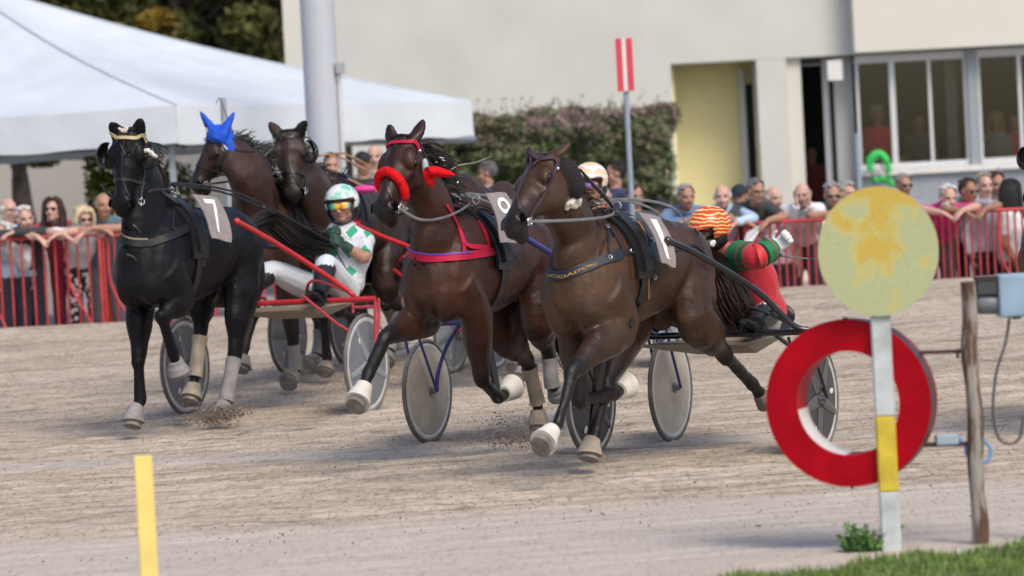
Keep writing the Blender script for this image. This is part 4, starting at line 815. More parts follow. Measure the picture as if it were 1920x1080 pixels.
    # gullet of belly etc.
    addw([W(X0 - x, y, z) for x in (.1, .4, .8, 1.2, 1.6) for y in (-.25, 0, .25) for z in (.85, 1.1, 1.4)], [0] * 45); addw([nb, nk, nt, Hd(.2, -.1, 0), Hd(.5, -.07, 0), Hd(.68, -.06, 0), Hd(.85, -.06, 0), Hd(1, -.06, 0)], [0, 0, 0, 0, .05, .3, .9, 1.0])
    addw(head['ears'], [head.get('ed', .6)] * 2)
    me = remesh(b, vox, 9); me.update(); nz = mnoise.noise; nv_ = len(me.vertices); cc = np.zeros(nv_ * 3, np.float32); me.vertices.foreach_get('co', cc); nn_ = np.zeros(nv_ * 3, np.float32); me.vertices.foreach_get('normal', nn_); cc = cc.reshape(-1, 3); nn_ = nn_.reshape(-1, 3)
    dd_ = np.array([nz(Vector((p[0] * 5, p[1] * 5, p[2] * 3.2))) * .0100 + nz(Vector((p[0] * 14, p[1] * 14, p[2] * 9))) * .0042 for p in cc.tolist()]); me.vertices.foreach_set('co', (cc + nn_ * dd_[:, None]).astype(np.float32).ravel()); me.update()
    PT = np.array([p for p, _ in ptsd]); PW = np.array([w_ for _, w_ in ptsd]); co = np.zeros(len(me.vertices) * 3, np.float32); me.vertices.foreach_get('co', co); co = co.reshape(-1, 3); D2 = ((co[:, None, :] - PT[None]) ** 2).sum(2); ww = 1 / (D2 ** 1.5 + 1e-6); wt = (ww * PW).sum(1) / ww.sum(1)
    bv = bvh_of(me); a_ = me.attributes.new('pt', 'FLOAT', 'POINT'); a_.data.foreach_set('value', wt.astype(np.float32))
    body = obj('body', me, coatm, T)
    # eyes, nostrils
    for q in (-1, 1):
        e = MB(); c, n_ = snap(bv, Hd(.29, -.055, q * .12), -.002); e.ell(c, (.025 * k, .018 * k, .013 * k), (u, nrm(np.cross(n_, u)), n_), 14, 10); obj('eye', e, HEYE, T)
        e = MB(); c, n_ = snap(bv, Hd(.885, -.022, q * .075), .002); s2 = nrm(np.cross(n_, u)); e.ell(c, (.031 * k, .021 * k, .008), (nrm(u * .9 - fr_ * .3), s2, n_), 12, 8); obj('nostril', e, NOSE, T)
    # hooves and boots
    for key, kn, fe, cor, to, td, fd, fore in b_legs:
        bt = boots.get(key, ''); hb = MB(); td = nrm(td * .3 - UP * .7) if 'd' in bt else td; fd = nrm(h - td * np.dot(h, td)) if 'd' in bt else fd; sdv = nrm(np.cross(fd, td)); ln = max(.055, np.linalg.norm(to - cor)); tip = cor + td * ln
        hb.loft([cor - td * .005, cor + td * ln * .5 + fd * .008, tip + fd * .016], [(.043 * k, .047 * k), (.052 * k, .058 * k), (.060 * k, .068 * k)], side=sdv, n=20, sub=2); obj('hoof', hb, hoofm, T)
        if 'w' in bt or 'g' in bt or 't' in bt:
            m_ = BOOTW if 'w' in bt else (BOOTG if 'g' in bt else BOOTT); hb = MB(); hb.loft([fe * .30 + cor * .70 - td * .01, cor, cor + td * ln * .30 + fd * .006, cor + td * ln * .66 + fd * .010], [(.050 * k, .052 * k), (.056 * k, .062 * k), (.068 * k, .076 * k), (.078 * k, .086 * k)], side=sdv, n=22, sub=3); obj('bell_boot', hb, m_, T)
        if 'L' in bt:
            c_ = nrm(fe - kn); hb = MB(); hb.loft([kn + (fe - kn) * .12, kn + (fe - kn) * .4, kn + (fe - kn) * .75, fe + td * .015], [(.058 * k, .062 * k), (.047 * k, .053 * k), (.050 * k, .055 * k), (.054 * k, .058 * k)], side=l, n=18, sub=3); obj('leg_boot', hb, BOOTT if 'T' in bt else BOOTG, T)
    # mane and forelock
    if mane:
        mb_ = MB(); B_ = V(blow); axis = dens([nt * .8 + Hd(-.02, -.07, 0) * .2, nt * .5 + nk * .5, nk, nk * .5 + nb * .5, nb, W(X0 - .46, 0, 1.30)], 8); roots = []
        for j, c in enumerate(axis):
            t_ = nrm(axis[min(j + 1, len(axis) - 1)] - axis[max(j - 1, 0)]); n_ = nrm(np.cross(l, t_)); n_ = n_ if n_[2] - np.dot(n_, h) > 0 else -n_
            for o_ in (-.03, -.015, 0, .015, .03):
                r_ = bv.ray_cast(Vector(c + n_ * .8 + l * o_), Vector(-n_))
                if r_[0] is not None: roots.append((V(r_[0]) - n_ * .006, n_, j / len(axis)))
        for i in range(mane_n):
            q, n_, f_ = random.choice(roots); ln = mane_len * random.uniform(.5, 1.2) * (1 - .35 * f_); q = q + RNG.normal(size=3) * .008; d = nrm(n_ * .8 + RNG.normal(size=3) * .22 + B_ * .35); pts = [q]
            for s_ in range(6): d = nrm(d * .72 + B_ * .30 + RNG.normal(size=3) * .14 - UP * (.13 + .035 * s_)); pts.append(pts[-1] + d * ln / 6)
            mb_.loft(pts, [.007, .008, .0075, .0065, .005, .0035, .001], n=3, sub=1, cap=False)
        obj('mane', mb_, mane_m, T); mb_ = MB()
        for i in range(24):
            q = Hd(random.uniform(-.02, .03), -.01, random.uniform(-.035, .035)); d = nrm(u * .9 + fr_ * .25 + RNG.normal(size=3) * .18 + B_ * .1); pts = [q]
            for s_ in range(4): d = nrm(d + RNG.normal(size=3) * .12 + u * .1 - fr_ * .12 + B_ * .12); pts.append(pts[-1] + d * .022)
            mb_.loft(pts, [.004, .004, .004, .003, .001], n=3, sub=1, cap=False)
        obj('forelock', mb_, mane_m, T)
    if tail_path:
        tb = MB(); tp = dens(tail_path, 8); m_ = len(tp)
        for i in range(520):
            o1 = RNG.normal(size=3); o1 /= np.linalg.norm(o1); rr = random.random() ** .5; ph = random.random() * 6; ln = int(m_ * random.uniform(.6, 1)); pts = []
            for j in range(0, ln, 2): f_ = j / m_; pts.append(tp[j] + o1 * rr * (.025 + .10 * math.sin(min(1, f_ * 1.4) * 1.5)) + V(math.sin(ph + f_ * 5), math.cos(ph * 2 + f_ * 4), math.sin(ph * 3 + f_ * 6)) * .02 * f_)
            tb.loft(pts, [.0042] * (len(pts) - 1) + [.001], n=3, sub=1, cap=False)
        obj('tail', tb, mane_m, T)
    return dict(T=T, bvh=bv, Hd=Hd, u=u, fr=fr_, hs=hs, W=W, X0=X0, k=hk, Fm=Fm, body=body, nk=nk, nt=nt)

def bridle(Hh, m, noseband=True, blinkers=(), brow=None, hood=None, check=True, studs=True):
    Hd, bv, T, k = Hh['Hd'], Hh['bvh'], Hh['T'], Hh['k']; B = MB()
    for q in (-1, 1):
        strap3(bv, [Hd(-.01, -.06, q * .10), Hd(.12, -.06, q * .12), Hd(.35, -.085, q * .12), Hd(.60, -.08, q * .09), Hd(.80, -.085, q * .08)], .017, .005, .004, B)
        strap3(bv, [Hd(-.01, -.08, q * .10), Hd(.10, -.16, q * .10), Hd(.18, -.24, q * .05), Hd(.19, -.26, 0)], .015, .004, .004, B)
    strap3(bv, [Hd(-.045, .0, .05), Hd(-.06, -.0, 0), Hd(-.045, .0, -.05)], .02, .005, .005, B)
    if check: strap3(bv, [Hd(-.03, .03, 0), Hd(.15, .04, .0), Hd(.38, .04, .0), Hd(.58, .04, .012), Hd(.78, -.0, .06)], .013, .004, .004, B)
    br = obj('bridle', B, m, T)
    bb = MB(); strap3(bv, [Hd(.07, -.08, -.12), Hd(.06, -.0, -.09), Hd(.055, .05, 0), Hd(.06, -.0, .09), Hd(.07, -.08, .12)], .024, .006, .005, bb); obj('browband', bb, brow or m, T)
    if noseband:
        nb = MB(); strap3(bv, [Hd(.60, -.14, 0), Hd(.60, -.08, -.1), Hd(.60, .03, -.02), Hd(.60, .03, .02), Hd(.60, -.08, .1), Hd(.60, -.14, 0)], .02, .005, .005, nb); obj('noseband', nb, m, T)
    for q in (-1, 1):
        rg = MB(); c, n = snap(bv, Hd(.83, -.09, q * .08), .008); rg.torus(c, n, .022, .004, n=20, m=6); rg.tube([c + Hh['u'] * -.035, c + Hh['u'] * .035], .004, n=6); obj('bit_ring', rg, CHROME, T); Hh['bit%+d' % q] = c
    if studs:
        for q in (-1, 1):
            c, n = snap(bv, Hd(.09, -.07, q * .12), .010); s_ = MB(); s_.ell(c, .011, None, 8, 6); obj('rosette', s_, CHROME, T)
    if blinkers:
        for q in blinkers:
            c = Hd(.27, -.055, q * .112); n_ = nrm(Hh['hs'] * q + Hh['fr'] * .55); s_ = MB(); A3 = (Hh['u'], nrm(np.cross(n_, Hh['u'])), n_)
            s_.ell(c, (.068 * k, .058 * k, .05 * k), A3, 18, 12, keep=lambda L_: L_[2] > -.15 and (L_[1] * (1 if np.dot(A3[1], Hh['fr']) > 0 else -1)) < .35); so = obj('blinker', s_, m, T); md = so.modifiers.new('t', 'SOLIDIFY'); md.thickness = .005

def trunk_straps(Hh, m, girth=True, dx=0., collar=None, cw=.05, pad=True, low=False, colw=None):
    W, X0, bv, T = Hh['W'], Hh['X0'], Hh['bvh'], Hh['T']
    def loop(x, off=.006, lo=-math.pi, hi=math.pi, n_=56, cz=1.15, slope=0.):
        P = []; N_ = []; c = W(X0 + x, 0, cz)
        for i in range(n_):
            a = lo + (hi - lo) * i / (n_ - (0 if hi - lo > 6.2 else 1)); d = Hh['Fm'].l * math.sin(a) + UP * math.cos(a) + Hh['Fm'].h * slope * math.cos(a); p = c + nrm(d) * 1.0; r_ = bv.ray_cast(Vector(p), Vector(-nrm(d)))
            if r_[0] is None or (V(r_[0]) - c) @ nrm(d) < .12: continue
            P.append(V(r_[0]) + nrm(d) * off); N_.append(nrm(d))
        return P, N_
    if pad:
        P, N_ = loop(-.60 + dx, .004, -1.45, 1.45, 40); b = MB(); ribbon(b, *smooth_path(P, N_, 3), .22, .022); obj('saddle_pad', b, m, T)
        P, N_ = loop(-.60 + dx, .028, -1.3, 1.3, 40); b = MB(); ribbon(b, *smooth_path(P, N_, 3), .10, .022); obj('harness_saddle', b, BLACKL, T)
        for q in (-1, 1):
            b = MB(); c = W(X0 - .60 + dx, q * .07, 1.62); b.torus(c, Hh['Fm'].h, .026, .005, n=18, m=6); b.tube([c - UP * .025, c - UP * .06], .006); obj('terret', b, CHROME, T)
    if girth: P, N_ = loop(-.60 + dx, .005, n_=64); b = MB(); ribbon(b, P, N_, .075, .006, closed=True); obj('girth', b, m, T)
    return loop

def text_on(txt, fn, m, parent, size=1.0, name='lettering', bold=0):
    """flat letters laid on a surface; fn(u, v) -> world point, u along the line 0..1, v 0..1 up"""
    cu = bpy.data.curves.new('t', 'FONT'); cu.body = txt; cu.offset = bold; o = bpy.data.objects.new('t', cu); COL.objects.link(o); dg = bpy.context.evaluated_depsgraph_get(); me = bpy.data.meshes.new_from_object(o.evaluated_get(dg), depsgraph=dg); bpy.data.objects.remove(o)
    xs = [v.co.x for v in me.vertices]; ys = [v.co.y for v in me.vertices]; x0, x1, y0, y1 = min(xs), max(xs), min(ys), max(ys)
    bm = bmesh.new(); bm.from_mesh(me); bmesh.ops.subdivide_edges(bm, edges=[e for e in bm.edges if e.calc_length() > (x1 - x0) * .12], cuts=2); 
    for v in bm.verts: v.co = Vector(fn((v.co.x - x0) / (x1 - x0), (v.co.y - y0) / (y1 - y0)))
    bm.to_mesh(me); bm.free(); me.materials.clear(); return obj(name, me, m, parent, smooth=False)
CLOTHP = mat('number cloth', (.27, .235, .225), .7, var=.08, vscale=12, bump=.003)
def number_plate(Hh, quad, txt, tr=(.28, .72, .12, .86)):
    """quad: 4 world corners TL TR BR BL; a stiff cloth with a thickness, bowed outward"""
    TL, TR, BR_, BL = [V(q) for q in quad]; T = Hh['T']; nn = nrm(np.cross(BL - TL, TR - TL)); 
    if np.dot(nn, CP - TL) < 0: nn = -nn
    def S_(u_, v_, o_=0): a = TL * (1 - u_) + TR * u_; b_ = BL * (1 - u_) + BR_ * u_; return b_ * (1 - v_) + a * v_ + nn * (.022 * math.sin(math.pi * v_) + .006 * math.sin(u_ * 6 + v_ * 4) + o_)
    b = MB(); n_ = 10; vs = []; fs = []
    for o_ in (0, -.007):
        for j in range(n_ + 1):
            for i in range(n_ + 1):
                u_, v_ = i / n_, j / n_; cu_ = .06; 
                if v_ < .12: u_ = .5 + (u_ - .5) * (1 - .10 * (1 - v_ / .12))
                vs.append(S_(u_, v_, o_))
    M1 = (n_ + 1) ** 2
    for j in range(n_):
        for i in range(n_): a = j * (n_ + 1) + i; fs.append((a, a + 1, a + n_ + 2, a + n_ + 1)); fs.append((M1 + a, M1 + a + n_ + 1, M1 + a + n_ + 2, M1 + a + 1))
    ed = [i for i in range(n_ + 1)] + [(j + 1) * (n_ + 1) - 1 for j in range(1, n_ + 1)] + [n_ * (n_ + 1) + i for i in range(n_ - 1, -1, -1)] + [j * (n_ + 1) for j in range(n_ - 1, 0, -1)]
    for a, c in zip(ed, ed[1:] + ed[:1]): fs.append((a, M1 + a, M1 + c, c))
    b.add(vs, fs); pl_ = obj('number_cloth', b, CLOTHP, T)
    text_on(txt, lambda u_, v_: S_(tr[0] + (tr[1] - tr[0]) * u_, tr[2] + (tr[3] - tr[2]) * v_, .004), mat('number white', (.85, .85, .84), .6), pl_, name='number', bold=.0)

def collar_mid(Hh, z=1.08, width=.06, m=NAVY, name='breast_collar', ends=-.55, drop=.06, label=None):
    W, X0, bv = Hh['W'], Hh['X0'], Hh['bvh']; P = [W(X0 + ends, -.32, z + drop), W(X0 - .30, -.32, z + .03), W(X0 - .08, -.24, z), W(X0 + .06, 0, z - .01), W(X0 - .08, .24, z), W(X0 - .30, .32, z + .03), W(X0 + ends, .32, z + drop)]
    b = strap3(bv, P, width, .009, .006, n_=10, it=4); return obj(name, b, m, Hh['T'], label=label)
def reins(pairs, m, label, thick=.0075):
    b = MB()
    for P in pairs: 
        Q = dens(P, 6); n_ = len(Q); b.loft(Q, [(.0085, .0025)] * n_, side=UP, n=6, sub=1)
    o = V(pairs[0][0]); o[2] = 0; return tag(obj('reins', b, m, origin=o), label, 'reins', 'driving reins')

# ================================================================== SULKIES
def sulky(Fm, hw, r, z, col, label, disc_m, tubem=None, spokes=False, brace='A', shaft=None, seat=(-.80, .10, .80), cross=.10, only=None, fork='v'):
    W = Fm.W; h, l = Fm.h, Fm.l; T = thing('sulky', W(0, 0, 0), label, 'sulky', 'race sulkies'); tm = tubem or col
    for q in (-1, 1):
        c = W(0, q * hw, r); c[2] = gz(c[1]) + r - .004
        w_ = MB(); 
        for sgn in (-1, 1):   # shallow cones of the wheel cover
            vs = [c + l * sgn * .030]; fs = []; n_ = 48
            for rr, o_ in ((.10, .028), (.5, .020), (.86, .009)):
                for i in range(n_): th = 2 * math.pi * i / n_; vs.append(c + (h * math.cos(th) + UP * math.sin(th)) * r * rr + l * sgn * o_)
            for i in range(n_): fs.append((0, 1 + i, 1 + (i + 1) % n_))
            for j in range(2):
                for i in range(n_): a = 1 + j * n_ + i; a2 = 1 + j * n_ + (i + 1) % n_; fs.append((a, a + n_, a2 + n_, a2))
            w_.add(vs, fs)
        wo = obj('wheel', w_, disc_m, T)
        t_ = MB(); t_.torus(c, l, r - .016, .016, n=72, m=10); obj('tyre', t_, RUBBER, wo)
        t_ = MB(); t_.torus(c, l, r * .875, .024, .013, n=72, m=8); obj('rim', t_, mat('worn alloy rim', (.62, .63, .63), .45, .3, var=.1, vscale=9), wo)
        t_ = MB(); t_.loft([c - l * .07, c + l * .07], [.018, .018], n=14, sub=1); t_.loft([c - l * .04, c + l * .04], [.035, .035], n=18, sub=1); obj('hub', t_, mat('hub metal', (.25, .26, .28), .4, .7), wo)
        if spokes:
            t_ = MB()
            for i in range(5):
                th = 2 * math.pi * i / 5 + .5 * (q + 1); d = h * math.cos(th) + UP * math.sin(th)
                for sgn in (-1, 1): t_.loft([c + d * .06 + l * sgn * .030, c + d * r * .84 + l * sgn * .013], [(.040, .008), (.020, .006)], side=np.cross(d, l), n=10, sub=1)
            obj('spokes', t_, spokes, wo)
            for i in range(3):
                th = 2 * math.pi * i / 3 + .9 * q; d = h * math.cos(th) + UP * math.sin(th); t_ = MB()
                for sgn in (1,): t_.ell(c + d * r * .60 + l * sgn * .021, (.018, .03, .003), (np.cross(d, l), d, l), 10, 5)
                obj('sticker', t_, WHITE, wo)
        f = MB(); hi = c - l * q * .075; ho = c + l * q * .075; top = W(0, q * (hw + cross), z)
        if fork == 'v':
            f.tube([hi, W(.24, q * (hw - .06), z - .02)], .010, n=8); f.tube([hi, hi + UP * .12 - l * q * .0 - h * .03, W(-.10, q * (hw - .12), z - .16), W(-.02, q * (hw - .28), z)], .014, n=10, sub=5)
            f.tube([ho, W(.2, q * (hw + .06), z - .02)], .010, n=8)
        else:
            f.tube([ho, top - UP * .02], .014, n=10); f.tube([ho + UP * .02, W(-.10, q * (hw + cross - .02), z - .14), W(-.10, q * (hw + cross - .02), z)], .012, n=8)
            f.tube([hi, hi + UP * .2 - l * q * .01, W(.12, q * (hw - .22), z - .14), W(.35, q * (hw - .34), z + .06)], .012, n=8, sub=5)
            f.tube([top - UP * .06 - l * q * .0, W(-.0, q * (hw - .09), z - .06)], .012, n=8); f.tube([W(0, q * (hw - .09), z - .10), W(0, q * (hw - .09), z)], .012, n=8)
        obj('fork', f, tm, T)
    f = MB(); f.tube([W(0, -(hw + cross), z), W(0, hw + cross, z)], .021, n=12); obj('axle_arch', f, col, T)
    # shafts: converge from the arch to the saddle
    S_ = shaft
    for q in (-1, 1):
        f = MB(); P = [W(x, q * y, zz) for x, y, zz in S_]; f.loft(P, [.020] * len(P), n=12, sub=5); f.ell(P[0], .026); obj('shaft', f, col, T)
        b2 = MB(); b2.tube([P[-3] * .45 + P[-2] * .55, W(-.18, q * (seat[1] + .28), z + .10), W(-.35, q * .22, seat[2] + .02)], .012, n=8, sub=4); b2.tube([P[-2], W(.12, q * .42, z + .16), W(.0, q * .30, z)], .012, n=8, sub=4)
        b2.tube([W(.0, q * .3, z), W(seat[0] + .1, q * .12 + seat[1], seat[2] - .03)], .016, n=8); obj('brace', b2, tm, T)
        st = MB(); c = W(.12, q * .40 + seat[1] * .3, z + .0); st.tube([c + l * .07 + UP * .10, c + l * .08, c - l * .08, c - l * .07 + UP * .10], .008, sub=3); st.box(c, .05, .085, .006, (h, l, UP)); obj('foot_rest', st, BLACKL, T)
    sm = MB(); sc = W(*seat); sm.ell(sc, (.17, .19, .045), (h, l, UP)); sm.ell(sc - h * .15 + UP * .07, (.04, .17, .10), (h, l, UP)); obj('seat', remesh(sm, .012, 5), BLACKL, T)
    tr_ = MB()
    Q = [W(seat[0] + .05, seat[1] - .2, z - .03), W(seat[0] + .05, seat[1] + .2, z - .03), W(.10, .36, z - .05), W(.10, -.36, z - .05)]
    tr_.add(Q + [q - UP * .012 for q in Q] + [q - UP * .10 for q in (Q[0] * .5 + Q[3] * .5 + l * .08, Q[1] * .5 + Q[2] * .5 - l * .08)], [(0, 1, 2, 3), (4, 7, 6, 5), (0, 4, 5, 1), (1, 5, 6, 2), (2, 6, 7, 3), (3, 7, 4, 0), (4, 8, 7), (5, 6, 9), (4, 5, 9, 8), (7, 8, 9, 6)]); obj('splash_tray', tr_, mat('dusty tray', (.30, .255, .20), .7, var=.15), T, smooth=False)
    return T

# ================================================================== DRIVERS
def helmet(T, c, ax, k, m, trim=BLACKL, goggle=None, guard=0):
    f, s, u = ax; A = (s, f, u); P = lambda x, y, z: c + s * x * k + f * y * k + u * z * k
    b = MB(); b.ell(P(0, -.018, .040), (.112 * k, .132 * k, .112 * k), A, 28, 20, keep=lambda L_: L_[2] > .12 or (L_[1] < .35 and L_[2] > -.45) or (L_[1] < -.25 and L_[2] > -.62))
    h_ = obj('helmet', b, m, T); md = h_.modifiers.new('t', 'SOLIDIFY'); md.thickness = .010; md.offset = -1
    b = MB(); b.ell(P(0, .088, .062), (.078 * k, .045 * k, .010 * k), A, 18, 6); obj('peak', b, m, h_)
    b = MB(); b.loft([P(-.108, .035, .035), P(-.082, .085, .052), P(0, .116, .058), P(.082, .085, .052), P(.108, .035, .035)], [(.005, .010)] * 5, side=f, n=8); obj('rim_trim', b, trim, h_)
    for q in (-1, 1):
        b = MB(); b.loft([P(q * .098, -.02, .0), P(q * .096, -.02, -.05), P(q * .07, .0, -.085)], [(.045 * k, .012 * k), (.045 * k, .014 * k), (.02 * k, .01 * k)], side=f, n=12); b.loft([P(q * .085, .0, -.06), P(q * .06, .04, -.10), P(0, .062, -.118)], [(.009, .003)] * 3, side=u, n=6); obj('chin_strap', b, trim, h_)
    if guard:
        g = MB(); g.ell(P(0, .008, -.050), (.098 * k, .112 * k, .058 * k), A, 24, 14, keep=lambda L_: L_[1] > -.5 and abs(L_[2]) < .9); go = obj('chin_guard', g, trim, h_); md = go.modifiers.new('t', 'SOLIDIFY'); md.thickness = .006
        g = MB(); g.ell(P(.090 * guard, .045, -.040), (.010 * k, .026 * k, .022 * k), A, 14, 8); obj('guard_emblem', g, WHITE, h_)
    if goggle:
        g = MB(); g.loft([P(-.075, .062, .010), P(-.045, .098, .010), P(0, .108, .010), P(.045, .098, .010), P(.075, .062, .010)], [(.006 * k, .020 * k), (.008 * k, .024 * k), (.008 * k, .021 * k), (.008 * k, .024 * k), (.006 * k, .020 * k)], side=f, n=12); obj('goggles', g, goggle, T)
    return h_
def rainbow(name, stops, sc=6.):
    m = mat(name, (.5, .5, .5), .12, spec=.9); t, p, N, L = nodes_of(m); tc = N.new('ShaderNodeTexCoord'); sx_ = N.new('ShaderNodeMapping'); sx_.inputs['Scale'].default_value = (0, 0, 1); n = N.new('ShaderNodeTexGradient'); 
    g = N.new('ShaderNodeTexNoise'); g.inputs['Scale'].default_value = sc; L.new(tc.outputs['Generated'], g.inputs[0]) ; sp_ = N.new('ShaderNodeSeparateXYZ'); L.new(tc.outputs['Generated'], sp_.inputs[0])
    a = N.new('ShaderNodeMath'); a.operation = 'MULTIPLY_ADD'; L.new(g.outputs[0], a.inputs[0]); a.inputs[1].default_value = .5; L.new(sp_.outputs[0], a.inputs[2]); a2 = N.new('ShaderNodeMath'); a2.operation = 'SUBTRACT'; L.new(a.outputs[0], a2.inputs[0]); a2.inputs[1].default_value = .25
    r = N.new('ShaderNodeValToRGB'); e = r.color_ramp.elements
    while len(e) < len(stops): e.new(.5)
    for i, (x, (pos, c)) in enumerate(zip(e, stops)): x.position = pos; x.color = (*c, 1)
    L.new(a2.outputs[0], r.inputs[0]); L.new(r.outputs[0], p.inputs['Base Color']); return m
GOG = rainbow('mirrored lens', [(.0, (.0, .25, .6)), (.2, (.1, .6, .3)), (.38, (.9, .65, .02)), (.6, (.8, .12, .02)), (.8, (.9, .7, .05)), (1., (.02, .4, .7))])
GOG2 = rainbow('iridescent lens', [(.0, (.5, .2, .05)), (.3, (.1, .5, .4)), (.55, (.35, .25, .8)), (.8, (.7, .2, .5)), (1., (.6, .3, .1))])
def patterned(name, kind, c1, c2, sc):
    m = mat(name, c1, .65 if kind != 'flame' else .25, sheen=.0); t, p, N, L = nodes_of(m); tc = N.new('ShaderNodeTexCoord'); mp = N.new('ShaderNodeMapping'); L.new(tc.outputs['Object'], mp.inputs[0]); r = N.new('ShaderNodeValToRGB'); r.color_ramp.interpolation = 'CONSTANT' if kind != 'flame' else 'LINEAR'
    if kind == 'diamond':
        sp_ = N.new('ShaderNodeSeparateXYZ'); mp.inputs['Rotation'].default_value = (0, 0, R(23)); L.new(mp.outputs[0], sp_.inputs[0]); xx = []
        for o_ in (0, 2):
            a = N.new('ShaderNodeMath'); a.operation = 'MULTIPLY'; L.new(sp_.outputs[o_], a.inputs[0]); a.inputs[1].default_value = sc * (1.15 if o_ == 0 else .85); b_ = N.new('ShaderNodeMath'); b_.operation = 'PINGPONG'; L.new(a.outputs[0], b_.inputs[0]); b_.inputs[1].default_value = 1; xx.append(b_)
        s_ = N.new('ShaderNodeMath'); L.new(xx[0].outputs[0], s_.inputs[0]); L.new(xx[1].outputs[0], s_.inputs[1]); r.color_ramp.elements[0].color = (*c2, 1); r.color_ramp.elements[1].position = .34; r.color_ramp.elements[1].color = (*c1, 1)
        hf = N.new('ShaderNodeMath'); hf.operation = 'MULTIPLY'; L.new(s_.outputs[0], hf.inputs[0]); hf.inputs[1].default_value = .5; L.new(hf.outputs[0], r.inputs[0])
    elif kind == 'band':
        sp_ = N.new('ShaderNodeTexWave'); sp_.inputs['Scale'].default_value = sc; sp_.inputs['Distortion'].default_value = 0; L.new(mp.outputs[0], sp_.inputs[0]); r.color_ramp.elements[0].color = (*c1, 1); r.color_ramp.elements[1].position = .5; r.color_ramp.elements[1].color = (*c2, 1); L.new(sp_.outputs[1], r.inputs[0])
    else:
        sp_ = N.new('ShaderNodeTexWave'); sp_.bands_direction = 'Z'; sp_.inputs['Scale'].default_value = sc; sp_.inputs['Distortion'].default_value = 7; sp_.inputs['Detail'].default_value = 2; sp_.inputs['Detail Scale'].default_value = .9; L.new(mp.outputs[0], sp_.inputs[0]); e = r.color_ramp.elements; e.new(.5); e[0].position = .35; e[0].color = (*c1, 1); e[1].position = .72; e[1].color = (*c2, 1); e[2].position = .92; e[2].color = (.85, .66, .30, 1); L.new(sp_.outputs[1], r.inputs[0])
    nb_ = N.new('ShaderNodeTexNoise'); nb_.inputs['Scale'].default_value = 11; nb_.inputs['Detail'].default_value = 3; nb_.inputs['Distortion'].default_value = 1.2; L.new(tc.outputs['Object'], nb_.inputs[0]); bb_ = N.new('ShaderNodeBump'); bb_.inputs['Distance'].default_value = .02 if kind != 'flame' else 0.; L.new(nb_.outputs[0], bb_.inputs['Height']); L.new(bb_.outputs[0], p.inputs['Normal'])
    L.new(r.outputs[0], p.inputs['Base Color']); return m
def driver(Fm, J, hf, label, shirt, trous, helm, goggle, gloves, tilt=.1, stout=1.12, roll=0, tone='b', boots=None, sleeves='short', k=1., vox=.007, cvox=.008, grip=True, collar=None, guard=0):
    ax = axes_of(hf, tilt, roll); T = person(J, ax, label, shirt, trous, tone, None, None, sleeves, k, 'sulky drivers', vox, cvox, gloves=gloves, name='person', grip=grip, boots=boots, headkids=False, collar=collar, stout=stout)
    hb = T; head_bits(T, J['hed'], ax, k, 'sun' if goggle is None else None, None); helmet(T, J['hed'], ax, k, helm, goggle=goggle, guard=guard); return T
# ================================================================== THE RACE
def L3(Fm, lat, *pts): return [Fm.PL(x, y, lat) for x, y in pts]
SHAFT0 = [(.98, .30, 1.36), (.55, .36, 1.22), (.05, .50, 1.06), (-.10, .62, .95), (0, .70, .86)]

# ---------- horse with cloth 1 and the driver in red
FE = Frame((1320, 853), 28); 
cE = coat('bay coat brown', (.036, .0175, .010), (.010, .008, .008), (.086, .043, .021), .40)
lE = dict(fr=L3(FE, -.12, (1087, 752), (1152, 738), (1182, 722)), fl=L3(FE, .13, (1073, 698), (1046, 796), (1012, 834)),
          hr=[FE.PL(1185, 600, -.15)] + L3(FE, -.15, (1138, 722), (1116, 812), (1100, 856)), hl=[FE.PL(1300, 592, .20)] + L3(FE, .22, (1362, 668), (1412, 722), (1436, 752)))
HE = horse('horse', FE, 1.80, lE, dict(poll=FE.PL(1003, 293, .0), muz=FE.PL(944, 420, .0), front=(-.66, -.74, .05), ed=.0, ears=[FE.PX(991, 270, 2.08), FE.PX(1072, 266, 1.98)]),
           'nearest horse, dark bay with white bell boots, number cloth 1 and a black breast collar', cE, k=.98, zs=.975, mane_m=HAIRB, blow=(.75, .25, .2), mane_len=.13, boots=dict(fr='w', fl='w', hr='td'), neck=FE.PL(1075, 425, 0), ns=.93, mane_n=220,
           tail_path=[FE.W(.14, 0, 1.30), FE.PL(1345, 500, .0), FE.PL(1372, 560, .05), FE.PL(1405, 612, .1)])
bridle(HE, mat('purple brown leather', (.055, .03, .045), .4), noseband=False)
loopE = trunk_straps(HE, BLACKL)
b = strap_px(HE['bvh'], [(1030, 508), (1040, 517), (1060, 514), (1100, 501), (1140, 485), (1165, 476)], .055, .009); bc = obj('breast_collar', b, NAVY, HE['T'])
b = MB(); strap_px(HE['bvh'], [(1165, 476), (1182, 471), (1205, 466)], .026, .006, b=b); strap_px(HE['bvh'], [(1140, 425), (1140, 450), (1142, 482)], .014, b=b); strap_px(HE['bvh'], [(1140, 425), (1155, 448), (1168, 475)], .012, b=b); strap_px(HE['bvh'], [(1225, 470), (1225, 520), (1205, 560), (1180, 612)], .035, b=b); strap_px(HE['bvh'], [(1245, 452), (1262, 470), (1300, 460), (1325, 480)], .015, b=b); strap_px(HE['bvh'], [(1150, 398), (1190, 402), (1215, 440), (1222, 480)], .03, b=b); strap_px(HE['bvh'], [(1240, 404), (1280, 412), (1310, 440)], .012, b=b)
obj('harness_strap', b, BLACKL, HE['T'])
b = MB(); strap_px(HE['bvh'], [(1190, 410), (1208, 440), (1213, 490), (1214, 560)], .02, .008, b=b); obj('harness_strap', b, mat('brown trim', (.22, .10, .03), .5), HE['T'], label='brown edging strap down the girth')
P_, N_ = px_path(HE['bvh'], [(1031, 516), (1050, 516), (1075, 510), (1100, 500), (1116, 495)], .015, 10)
